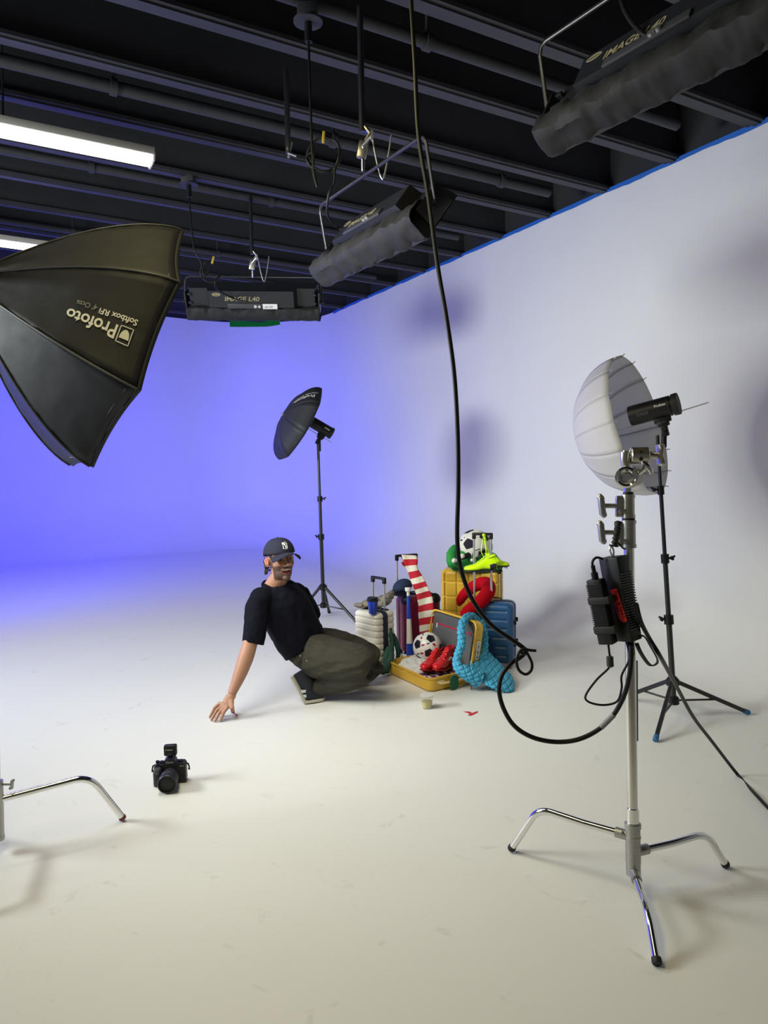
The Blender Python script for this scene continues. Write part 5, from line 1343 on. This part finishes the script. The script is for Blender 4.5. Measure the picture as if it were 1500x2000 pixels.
for p, n in zip(t2.v, nm):
    n = n.normalized() if n.length else n; a, b = quilt(p)
    a += .006 * noise.noise(p * 12); b += .006 * noise.noise(p * 12 + V((5, 5, 5)))
    g = min(abs(((a / .036) % 1) - .5) * 2, 1); g2 = abs(((b / .026) % 1) - .5) * 2
    h = -.0075 * max(math.exp(-((1 - g) / .16) ** 2), math.exp(-((1 - g2) / .2) ** 2) )
    q = p + n * (h + .003); q.z = max(q.z, .002); out.append(q)
t2.v = out
tag(obj('quilted_scarf', t2, M_tq, ang=80), 'turquoise quilted puffer scarf draped over the open lid onto the floor', 'scarf')
# ---- black thing and yellow cap behind the person, cable on the floor behind
yb = thing('yellow_black_cap', 'black and yellow cap showing just behind the knee, beside the white suitcase', 'cap', at(675, 1245, 4.95))
cb0 = at(673, 1247, 4.95)
obj('crown', MB().ball((0, 0, 0), .058, 22, (1, 1, .75), frame(cb0, V((-.15, 0, 1)), CR)), M_blk, yb)
obj('yellow_band', MB().tube([cb0 + (CR * math.cos(a) * .056 + V((0, 0, 1)) * math.sin(a) * .045 - fwd * .02) for a in [0.05 + 1.6 * i / 12 for i in range(13)]], .010, 10, flat=.6).tube([cb0 + CR * .02 - CU * .005 - fwd * .05, cb0 - CR * .03 - CU * .012 - fwd * .045], .010, 8), mat('yellow cloth', (0.75, 0.50, 0.01), .6), yb)
cable('short_cord', 'short black cord end standing beside the turquoise scarf', [at(920, 1327, 4.55), at(921, 1340, 4.55), fl(920.5, 1347, .004)], .0022)
# ------------------------------------------------------------------ the crouching person
def vcol_mat(name, rough, bump=0.0, sss=0.0):
    m = mat(name, (0.5, 0.3, 0.2), rough, bump=bump, scale=120); nt = m.node_tree; b = nt.nodes['Principled BSDF']
    vc = nt.nodes.new('ShaderNodeVertexColor'); vc.layer_name = 'Col'; nt.links.new(vc.outputs[0], b.inputs['Base Color'])
    b.inputs['Subsurface Weight'].default_value = sss; b.inputs['Subsurface Scale'].default_value = 0.01
    return m
M_skin = vcol_mat('skin', 0.5, 0.08, 0.05)
DP = 4.36; PX = DP / F
per = thing('person', 'bearded person in navy cap, black t-shirt and olive trousers crouching with one hand on floor', 'person', fl(600, 1368))
# head frame: local x = face forward, y = person's left (image right), z = up
Hc = at(548, 1095, 4.34)
hf = camv(0.42, 0.02, -0.92, 548, 1098)           # looking at the camera, slightly to the right
hz = (CU * 0.985 + CR * -0.13 + fwd * 0.05); hz = (hz - hf * hz.dot(hf)).normalized(); hy = hz.cross(hf)
HM = Matrix((hf, hy, hz)).transposed().to_4x4(); HM.translation = Hc
S = 0.985
def H(x, y, z): return HM @ V((x * S, y * S, z * S))
hR = HM.to_3x3()
b = MB()
# skull, face and jaw volumes
b.ball((0, 0, 0), 1, 28, (0.098 * S, 0.076 * S, 0.100 * S), HM @ Matrix.Translation(V((-.014 * S, 0, .040 * S))))
b.ball((0, 0, 0), 1, 28, (0.070 * S, 0.066 * S, 0.085 * S), HM @ Matrix.Translation(V((.022 * S, 0, -.008 * S))))
b.ball((0, 0, 0), 1, 24, (0.058 * S, 0.054 * S, 0.050 * S), HM @ Matrix.Translation(V((.022 * S, 0, -.070 * S))))
b.ball((0, 0, 0), 1, 20, (0.026 * S, 0.026 * S, 0.020 * S), HM @ Matrix.Translation(V((.064 * S, 0, -.104 * S))))
for s in (-1, 1):
    b.ball((0, 0, 0), 1, 16, (0.024 * S, 0.024 * S, 0.020 * S), HM @ Matrix.Translation(V((.058 * S, s * .036 * S, -.018 * S))))
    # ears
    b.tube([H(-.014, s * .074, -.028), H(-.018, s * .086, -.012), H(-.022, s * .090, .010), H(-.014, s * .086, .022), H(-.004, s * .078, .014)], [.010, .011, .010, .009, .007], 10)
    b.ball((0, 0, 0), 1, 12, (.016, .008, .028), HM @ Matrix.Translation(V((-.014 * S, s * .080 * S, 0))))
# nose
b.tube([H(.084, 0, .026), H(.098, 0, .004), H(.112, 0, -.018), H(.106, 0, -.030)], [.008, .010, .014, .010], 12)
for s in (-1, 1): b.ball(H(.096, s * .013, -.027), .010, 10)
# neck and torso under the clothes
NB = at(530, 1150, 4.42)
b.tube([H(-.01, 0, -.03), H(-.022, 0, -.085), NB.lerp(H(-.03, 0, -.11), .45), NB, NB + (at(548, 1190, 4.45) - NB) * .5], [.056, .056, .058, .064, .075], 20)
SHr = at(503, 1174, 4.28); SHl = at(585, 1158, 4.62); HIP = at(600, 1272, 4.50)
b.tube([at(540, 1165, 4.44), at(555, 1200, 4.46), at(575, 1232, 4.48), HIP], [.085, .105, .10, .095], 20)
b.tube([SHl, at(548, 1168, 4.45), SHr], [.045, .06, .045], 16)
# right arm: down to the floor at the left
ELB = at(487, 1262, 4.20); WR = at(453, 1354, 4.13)
b.tube(spline([SHr, at(497, 1215, 4.24), ELB, at(473, 1305, 4.165), at(460, 1338, 4.14), WR], 4), [.036, .038, .042, .045, .046, .046, .046, .045, .044, .045, .046, .044, .042, .040, .037, .034, .031, .029, .0275, .027, .027], 20)
# left arm behind the body resting on the thigh
b.tube(spline([SHl, at(600, 1192, 4.74), at(606, 1225, 4.80), at(618, 1262, 4.82), at(645, 1280, 4.76)], 4), [.045] * 6 + [.040] * 6 + [.032] * 5, 14)
# hand: palm arched over the floor, five fingers
fD = lambda x, y, z=.009: fl(x, y, z)
PK_ = at(443, 1372, 4.105)
b.loft([(WR + (WR - at(446, 1366, 4.11)) * .1, CR * .026, fwd * .020), (at(449, 1363, 4.12), CR * .033, fwd * .018), (at(444, 1373, 4.105), (CR * .9 + CU * .35).normalized() * .038, (fwd + CU * .5).normalized() * .014), (at(438, 1380, 4.09), (CR * .85 + CU * .45).normalized() * .036, (fwd + CU * .6).normalized() * .012)], 18)
tips = [((429, 1376), (420, 1386), (410, 1401), 4.12), ((433, 1381), (423, 1391), (413, 1407), 4.10), ((438, 1384), (429, 1395), (420, 1409), 4.085), ((444, 1384), (438, 1395), (431, 1408), 4.07)]
for i, (k, m_, t_, d) in enumerate(tips):
    tip = fl(t_[0], t_[1] - 1, .010); kk = at(k[0], k[1] - 2, d)
    mid = kk.lerp(tip, .5) + V((0, 0, .014 - .001 * i)); m2 = kk.lerp(tip, .78) + V((0, 0, .005))
    kk2 = at(443, 1374, 4.10).lerp(kk, .45)
    b.tube([kk2, kk, mid, m2, tip], [.011, .0115, .0098, .0088, .0076], 12)
    b.ball(tip, .0078, 10)
th = [at(452, 1368, 4.10), at(453, 1381, 4.07), fl(455, 1391, .016), fl(462, 1397, .010)]
b.tube(th, [.016, .0135, .011, .0088], 12); b.ball(th[-1], .0088, 10)
# legs inside the trousers
KN = at(706, 1300, 4.28); KF = at(724, 1290, 4.62); AN = at(606, 1342, 4.40); AF = at(634, 1330, 4.72)
b.tube([HIP, at(650, 1280, 4.40), KN], [.085, .07, .045], 16); b.tube([KN, at(664, 1322, 4.34), AN], [.045, .042, .036], 14)
b.tube([HIP, at(660, 1270, 4.58), KF], [.08, .07, .045], 16); b.tube([KF, at(690, 1315, 4.68), AF], [.045, .042, .036], 14)
for A0, T0 in ((AN, fl(620, 1362, .035)), (AF, fl(650, 1346, .035))): b.tube([A0, A0.lerp(T0, .7)], [.034, .024], 12)
body = remesh(b, 0.0036, 3)
# sculpt the face in head space
HI = HM.inverted()
def g(d, s): return math.exp(-(d / s) ** 2)
out = []
for p in body.v:
    q = HI @ p / S
    if q.length < .16 and q.x > .0 and q.z > -.14:
        x, y, z = q; dx = 0
        for s in (-1, 1):
            dx -= .0085 * g(math.hypot((y - s * .030) / .017, (z - .012) / .010), 1)
            dx += .0045 * g(math.hypot((y - s * .030) / .022, (z - .032) / .008), 1)
            dx += .004 * g(math.hypot((y - s * .042) / .014, (z + .024) / .014), 1)
            dx -= .0035 * g(math.hypot((y - s * .034) / .006, (z + .048) / .014), 1)
        m_ = math.hypot(y / .026, (z + .062) / .012)
        dx -= .014 * (1 if m_ < .75 else g((m_ - .75) / .25, 1))
        dx += .004 * g(math.hypot(y / .024, (z + .047) / .004), 1) + .005 * g(math.hypot(y / .020, (z + .079) / .004), 1)
        q = V((x + dx, y, z)); p = HM @ (q * S)
    out.append(p)
body.v = out
me = mesh_of('body', body, M_skin, ang=180)
ca = me.color_attributes.new('Col', 'FLOAT_COLOR', 'POINT')
skin = V((0.42, 0.215, 0.135)); cols = []
beard = V((0.020, 0.013, 0.010)); red = V((0.45, 0.13, 0.09))
for v in me.vertices:
    q = HI @ v.co / S; c = skin.copy()
    if q.length < .165 and q.z > -.15:
        x, y, z = q; n = noise.noise(q * 260) * .5 + .5
        if x > -.03:
            # beard along jaw, chin and moustache
            jaw = max(0, min(1, (-.020 - abs(y) * .05 - z + (.018 if abs(y) > .05 else 0) ) / .016)) if x > .0 else 0
            side = 1 if (abs(y) > .045 and z < .012 and x > -.004 and x < .055) else 0
            k = 0
            if z < -.048 and x > -.0: k = 1
            if abs(y) > .038 and z < -.022 and x > -.004: k = max(k, min(1, (-.022 - z) / .010))
            if abs(y) > .056 and z < .03 and -.006 < x < .03: k = max(k, .8)
            if abs(z + .0385) < .0075 and abs(y) < .036 and x > .05: k = 1
            ym = abs(y); 
            if .031 < ym < .040 and -.078 < z < -.034 and x > .04: k = max(k, .9)
            if z < -.112 and x < .05: k *= max(0, 1 - (-.112 - z) / .01)
            k *= .78 + .22 * n
            c = c.lerp(beard, k * .95)
            for s in (-1, 1):
                c = c.lerp(red, .45 * g(math.hypot((y - s * .042) / .017, (z + .018) / .014), 1))
                # brow
                zb = .034 + .004 * math.cos((y - s * .030) / .02)
                if abs(y - s * .031) < .020 and abs(z - zb) < .0042 and x > .03: c = beard.copy() * .7
                # eyes: lids, dark slit
                e = math.hypot((y - s * .030) / .0145, (z - .013) / .0065)
                if e < 1 and x > .03: c = V((.30, .12, .08)) if e > .75 else V((.5, .45, .42))
                if math.hypot((y - s * .030) / .006, (z - .013) / .0055) < 1 and x > .03: c = V((.018, .012, .01))
                if math.hypot((y - s * .030) / .0155, (z - .0185) / .0026) < 1 and x > .03: c = V((.03, .018, .013))
                if math.hypot((y - s * .011) / .0045, (z + .0335) / .003) < 1 and x > .07: c = V((.08, .03, .02))
            # mouth
            zc2 = -.065 + 7.0 * y * y
            m_ = math.hypot(y / .034, (z - zc2) / .0175)
            if m_ < 1 and x > .04: c = V((.36, .11, .09))
            m2 = math.hypot(y / .030, (z - zc2) / .0140)
            if m2 < 1 and x > .04:
                c = V((.16, .02, .025))
                if z > zc2 + .004: c = V((.80, .77, .70))
        # hair under the cap and behind the ears
        if (z > .055) or (x < -.028 and z > -.05) or (abs(y) > .058 and z > .022 and x < .03): c = beard * .8
        if abs(y) > .070 and -.034 < z < .034 and -.03 < x < .006: c = V((.42, .17, .11))
    cols += [c.x, c.y, c.z, 1.0]
ca.data.foreach_set('color', cols)
obj('body', me, None, per)
# eyes
# hair curls behind the ear
hb = MB(); r2 = random.Random(3)
for s in (-1, 1):
    for i in range(34):
        x = -.035 - r2.random() * .055; z = .02 - r2.random() * .085; y = s * (.074 - abs(x + .03) * .35 + r2.random() * .010)
        c = H(x, y, z); a0 = r2.random() * 6
        pts = [c + (hR @ V((math.cos(a0 + t * .9) * .006 - t * .0018, s * .002 * t, math.sin(a0 + t * .9) * .006 - t * .0025))) for t in range(6)]
        hb.tube(pts, [.0055, .006, .006, .005, .004, .0025], 7)
for i in range(30):
    y = (r2.random() - .5) * .12; z = -.01 - r2.random() * .06; x = -.088 + abs(y) * .3
    c = H(x, y, z); a0 = r2.random() * 6
    hb.tube([c + (hR @ V((math.cos(a0 + t) * .006 - .001 * t, 0, math.sin(a0 + t) * .006 - .002 * t))) for t in range(5)], [.006, .006, .006, .004, .002], 7)
obj('hair', hb, mat('dark brown hair', (.022, .014, .010), .5), per)
# cap
M_cap = mat('navy cap cotton', (0.022, 0.024, 0.042), 0.85, bump=.25, scale=150, spec=.2)
cz0 = .046
def capf(u, v):
    a = 2 * PI * u; t = v * PI / 2
    rx, ry, rz = .115, .092, .095
    cx = -.014
    z = math.sin(t) * rz; k = math.cos(t) ** .8
    x = cx + math.cos(a) * rx * k; y = math.sin(a) * ry * k
    sink = -.018 if math.cos(a) < 0 else 0
    return H(x, y, cz0 + z + (sink * (1 - v) * abs(math.cos(a))))
cp_ = obj('cap', MB().grid(capf, 48, 16, cu=True), M_cap, per, thick=.003, label='navy baseball cap')
obj('button', MB().ball(H(-.014, 0, cz0 + .096), .005, 10), M_cap, cp_)
# peak
vs = []; fs = []; nu, nv = 21, 9
for i in range(nu):
    a = (-1 + 2 * i / (nu - 1)) * 1.12
    for j in range(nv):
        t = j / (nv - 1); x0 = -.014 + math.cos(a) * .113; y0 = math.sin(a) * .092
        L_ = .080 * math.cos(a * .95) ** .6 if abs(a) < 1.5 else 0
        x = x0 + L_ * t; y = y0 * (1 + .10 * t)
        z = cz0 + .004 + .002 * t - .010 * t - 3.3 * y * y * (1 + t * .6)
        vs.append(H(x, y, z))
for i in range(nu - 1):
    for j in range(nv - 1): k = i * nv + j; fs.append((k, k + nv, k + nv + 1, k + 1))
obj('peak', MB().add(vs, fs), M_cap, cp_, thick=.004)
# interlocking monogram on the front of the cap
lm = MB()
def cpt(y, z):            # point on the crown front
    zz = max(0, min(.99, (z - cz0) / .095)); t = math.asin(zz); k = math.cos(t) ** .8
    ny = max(-1, min(1, y / (.092 * k))); a = math.asin(ny); return H(-.014 + math.cos(a) * .115 * k + .0045, y, z)
zc3 = .093; yc3 = -.002
def stroke(pts, r=.0016): lm.tube([cpt(yc3 + a * .019, zc3 + b_ * .019) for a, b_ in pts], r, 6)
# N
stroke([(-.75, -.95), (-.55, 1.0)], .0019); stroke([(-.6, .95), (.0, 0), (.5, -.95)], .0019); stroke([(.5, -.95), (.75, .75)], .0019); stroke([(-.85, .55), (-.6, 1.05), (-.35, .75)], .0015); stroke([(-.95, -.7), (-.75, -1), (-.5, -.8)], .0015)
# Y
stroke([(-.25, 1.1), (.05, .25)], .0015); stroke([(.45, 1.2), (.05, .2), (-.05, -1.15)], .0015); stroke([(-.3, -1.1), (.2, -1.15)], .0015); stroke([(.25, 1.15), (.65, 1.1)], .0018)
obj('monogram', lm, mat('white embroidery', (.75, .75, .72), .7), cp_, label='white interlocking letters')

# t-shirt
M_tee = mat('black navy cotton', (0.0045, 0.005, 0.010), 0.9, bump=.3, scale=30, spec=.15)
ts = MB()
tw = (CR * .80 - CU * -.0 + fwd * .55).normalized()
def sec(px, py, d, ax, ay, hw, hd, f=.0): return (at(px, py, d), ax * hw, ay * hd)
a1 = (CR * .93 + CU * .36).normalized(); a2 = (CR * .95 + CU * .22).normalized()
ts.loft([(at(596, 1264, 4.47), (CR * .84 + CU * .55).normalized() * .142, fwd * .135), (at(586, 1246, 4.47), (CR * .86 + CU * .50).normalized() * .152, fwd * .145),
         (at(574, 1224, 4.46), (CR * .88 + CU * .46).normalized() * .153, fwd * .150), (at(563, 1200, 4.45), (CR * .92 + CU * .38).normalized() * .158, fwd * .16),
         (at(553, 1180, 4.44), (CR * .95 + CU * .3).normalized() * .158, fwd * .165), (at(545, 1163, 4.44), (CR * .97 + CU * .22).normalized() * .145, fwd * .16),
         (at(538, 1150, 4.43), (CR * .97 + CU * .22).normalized() * .105, fwd * .12), (at(536, 1141, 4.42), (CR * .95 + CU * -.05).normalized() * .058, fwd * .07)], 36, e=2.2)
# shoulders
ts.tube([at(585, 1160, 4.60), at(560, 1156, 4.5), at(530, 1158, 4.40), at(510, 1172, 4.30)], [.062, .076, .070, .056], 18)
ts.ball(at(511, 1168, 4.30), .068, 16)
# near sleeve
ts.tube(spline([at(512, 1166, 4.31), at(503, 1185, 4.28), at(500, 1215, 4.25), at(497, 1243, 4.225), at(494.5, 1256, 4.215)], 4), [.054, .059, .064, .067, .069, .070, .070, .069, .068, .067, .066, .065, .065, .064, .063, .063, .063], 22)
ts.tube(spline([at(586, 1160, 4.60), at(600, 1182, 4.70), at(613, 1205, 4.76)], 4), [.058, .058, .058, .056, .056, .055, .054, .053, .052], 18)
tee_ = remesh(ts, .0052, 5)
# clip below hem planes is not needed: lofts end flat; add folds
wrinkle(tee_, .0075, 9, (1, 1, .55), seed=4)
wrinkle(tee_, .003, 26, (1, 1, .7), seed=8)
relax(tee_, 3)
# hollow out the neck opening and the sleeve end by darker edge rings
te = obj('t_shirt', tee_, M_tee, per, ang=180, label='black t-shirt')
nax = (H(-.022, 0, -.085) - NB).normalized(); nc = NB + nax * .006
cf = frame(nc, nax, CR)
obj('collar', MB().tube([cf @ V((math.cos(a) * .062, math.sin(a) * .062, 0)) for a in [2 * PI * i / 32 for i in range(32)]], .0085, 10, closed=True), M_tee, te)
# trousers
M_trs = mat('olive grey trousers', (0.042, 0.039, 0.029), 0.85, bump=.35, scale=40, var=.12, spec=.2)
tr = MB()
tr.loft([(at(588, 1256, 4.48), (CR * .84 + CU * .5).normalized() * .125, fwd * .125), (at(606, 1268, 4.48), (CR * .7 + CU * .7).normalized() * .13, fwd * .15), (at(622, 1280, 4.48), (CR * .4 + CU * .9).normalized() * .12, fwd * .15)], 26)
tr.tube(spline([at(608, 1278, 4.40), at(640, 1286, 4.36), at(675, 1292, 4.31), at(705, 1296, 4.27), at(722, 1302, 4.27)], 4), [.125, .128, .13, .132, .130, .128, .126, .122, .118, .116, .112, .108, .104, .098, .092, .086, .082], 22)
tr.tube(spline([at(716, 1306, 4.28), at(690, 1320, 4.32), at(660, 1330, 4.36), at(632, 1338, 4.39), at(604, 1346, 4.40)], 4), [.078, .078, .078, .078, .078, .076, .075, .074, .074, .073, .071, .070, .068, .066, .063, .061, .059], 20)
tr.tube(spline([at(622, 1262, 4.58), at(660, 1266, 4.60), at(700, 1278, 4.62), at(732, 1290, 4.64)], 5), [.11, .11, .112, .112, .112, .11, .108, .106, .104, .10, .098, .096, .092, .088, .084, .080], 20)
tr.tube(spline([at(734, 1294, 4.64), at(700, 1318, 4.68), at(660, 1330, 4.70), at(636, 1334, 4.72)], 4), [.074] * 5 + [.07] * 5 + [.064] * 3, 18)
tr2 = remesh(tr, .0050, 6)
wrinkle(tr2, .012, 6.5, (.5, 1, 1.7), seed=1.3)
wrinkle(tr2, .0045, 17, (.6, 1, 1.6), seed=6)
relax(tr2, 4)
tr2.v = [V((p.x, p.y, max(p.z, .012))) for p in tr2.v]
tro = obj('trousers', tr2, M_trs, per, ang=180, label='olive grey trousers')
for (x, y) in ((587, 1281), (599, 1290)):
    obj('rivet', MB().ball(at(x, y, 4.235), .0035, 8), M_nickel, tro)
pk = [onp for onp in [at(584, 1275, 4.26), at(594, 1288, 4.235), at(606, 1293, 4.225), at(622, 1295, 4.215)]]
# shoes
M_shu = mat('dark navy suede', (0.012, 0.016, 0.024), 0.8); M_shs = mat('pale rubber sole', (0.50, 0.47, 0.40), 0.6, bump=.5, scale=200); M_shw = mat('white shoe panel', (.62, .64, .66), .5)
def sneaker(heel, ball_, toe, sidev, parent, name='shoe'):
    """heel raised, ball and toe on the floor"""
    t = None
    up = V((0, 0, 1)); d1_ = (ball_ - heel).normalized(); n1_ = sidev.cross(d1_).normalized()
    if n1_.x < 0 and n1_.z < .2: n1_ = -n1_
    n1_ = (V((0, 0, 1)) - d1_ * d1_.z).normalized()
    w = .042
    N = [n1_, n1_, (n1_ + up).normalized(), up, up]
    P = [heel, heel.lerp(ball_, .5), ball_, ball_.lerp(toe, .5), toe]
    W_ = [.034, .036, .046, .046, .028]; Hh = [.070, .085, .078, .056, .034]
    sole = MB().loft([(p + n * .010, sidev * ww, n * .012) for p, n, ww in zip(P, N, W_)], 20, e=3.2)
    # smooth path
    so = obj('sole', sole, M_shs, parent, label='pale rubber sole')
    upm = MB().loft([(p + n * (.018 + hh / 2), sidev * ww * .95, n * hh / 2) for p, n, ww, hh in zip(P, N, W_, Hh)], 24, e=2.4)
    uo = obj(name, upm, M_shu, parent, label='dark navy sneaker')
    for k in (.62, .80):
        p = P[0].lerp(P[2], k); n = N[1]
        obj('side_panel', MB().loft([(p - sidev * .0385 + n * .024 - d1_ * .006, d1_ * .011, n * .004), (p - sidev * .036 + n * .060 + d1_ * .012, d1_ * .008, n * .004)], 8, e=3), M_shw, uo)
    return uo
sv = (fwd * 1.0 + CR * .15); sv.z = 0; sv.normalize()
sneaker(at(569, 1321, 4.32), fl(597, 1371, .004) + V((0, .0, .0)), fl(634, 1367, .004), sv, per)
sneaker(at(600, 1312, 4.68), fl(622, 1350, .004), fl(654, 1347, .004), sv, per)
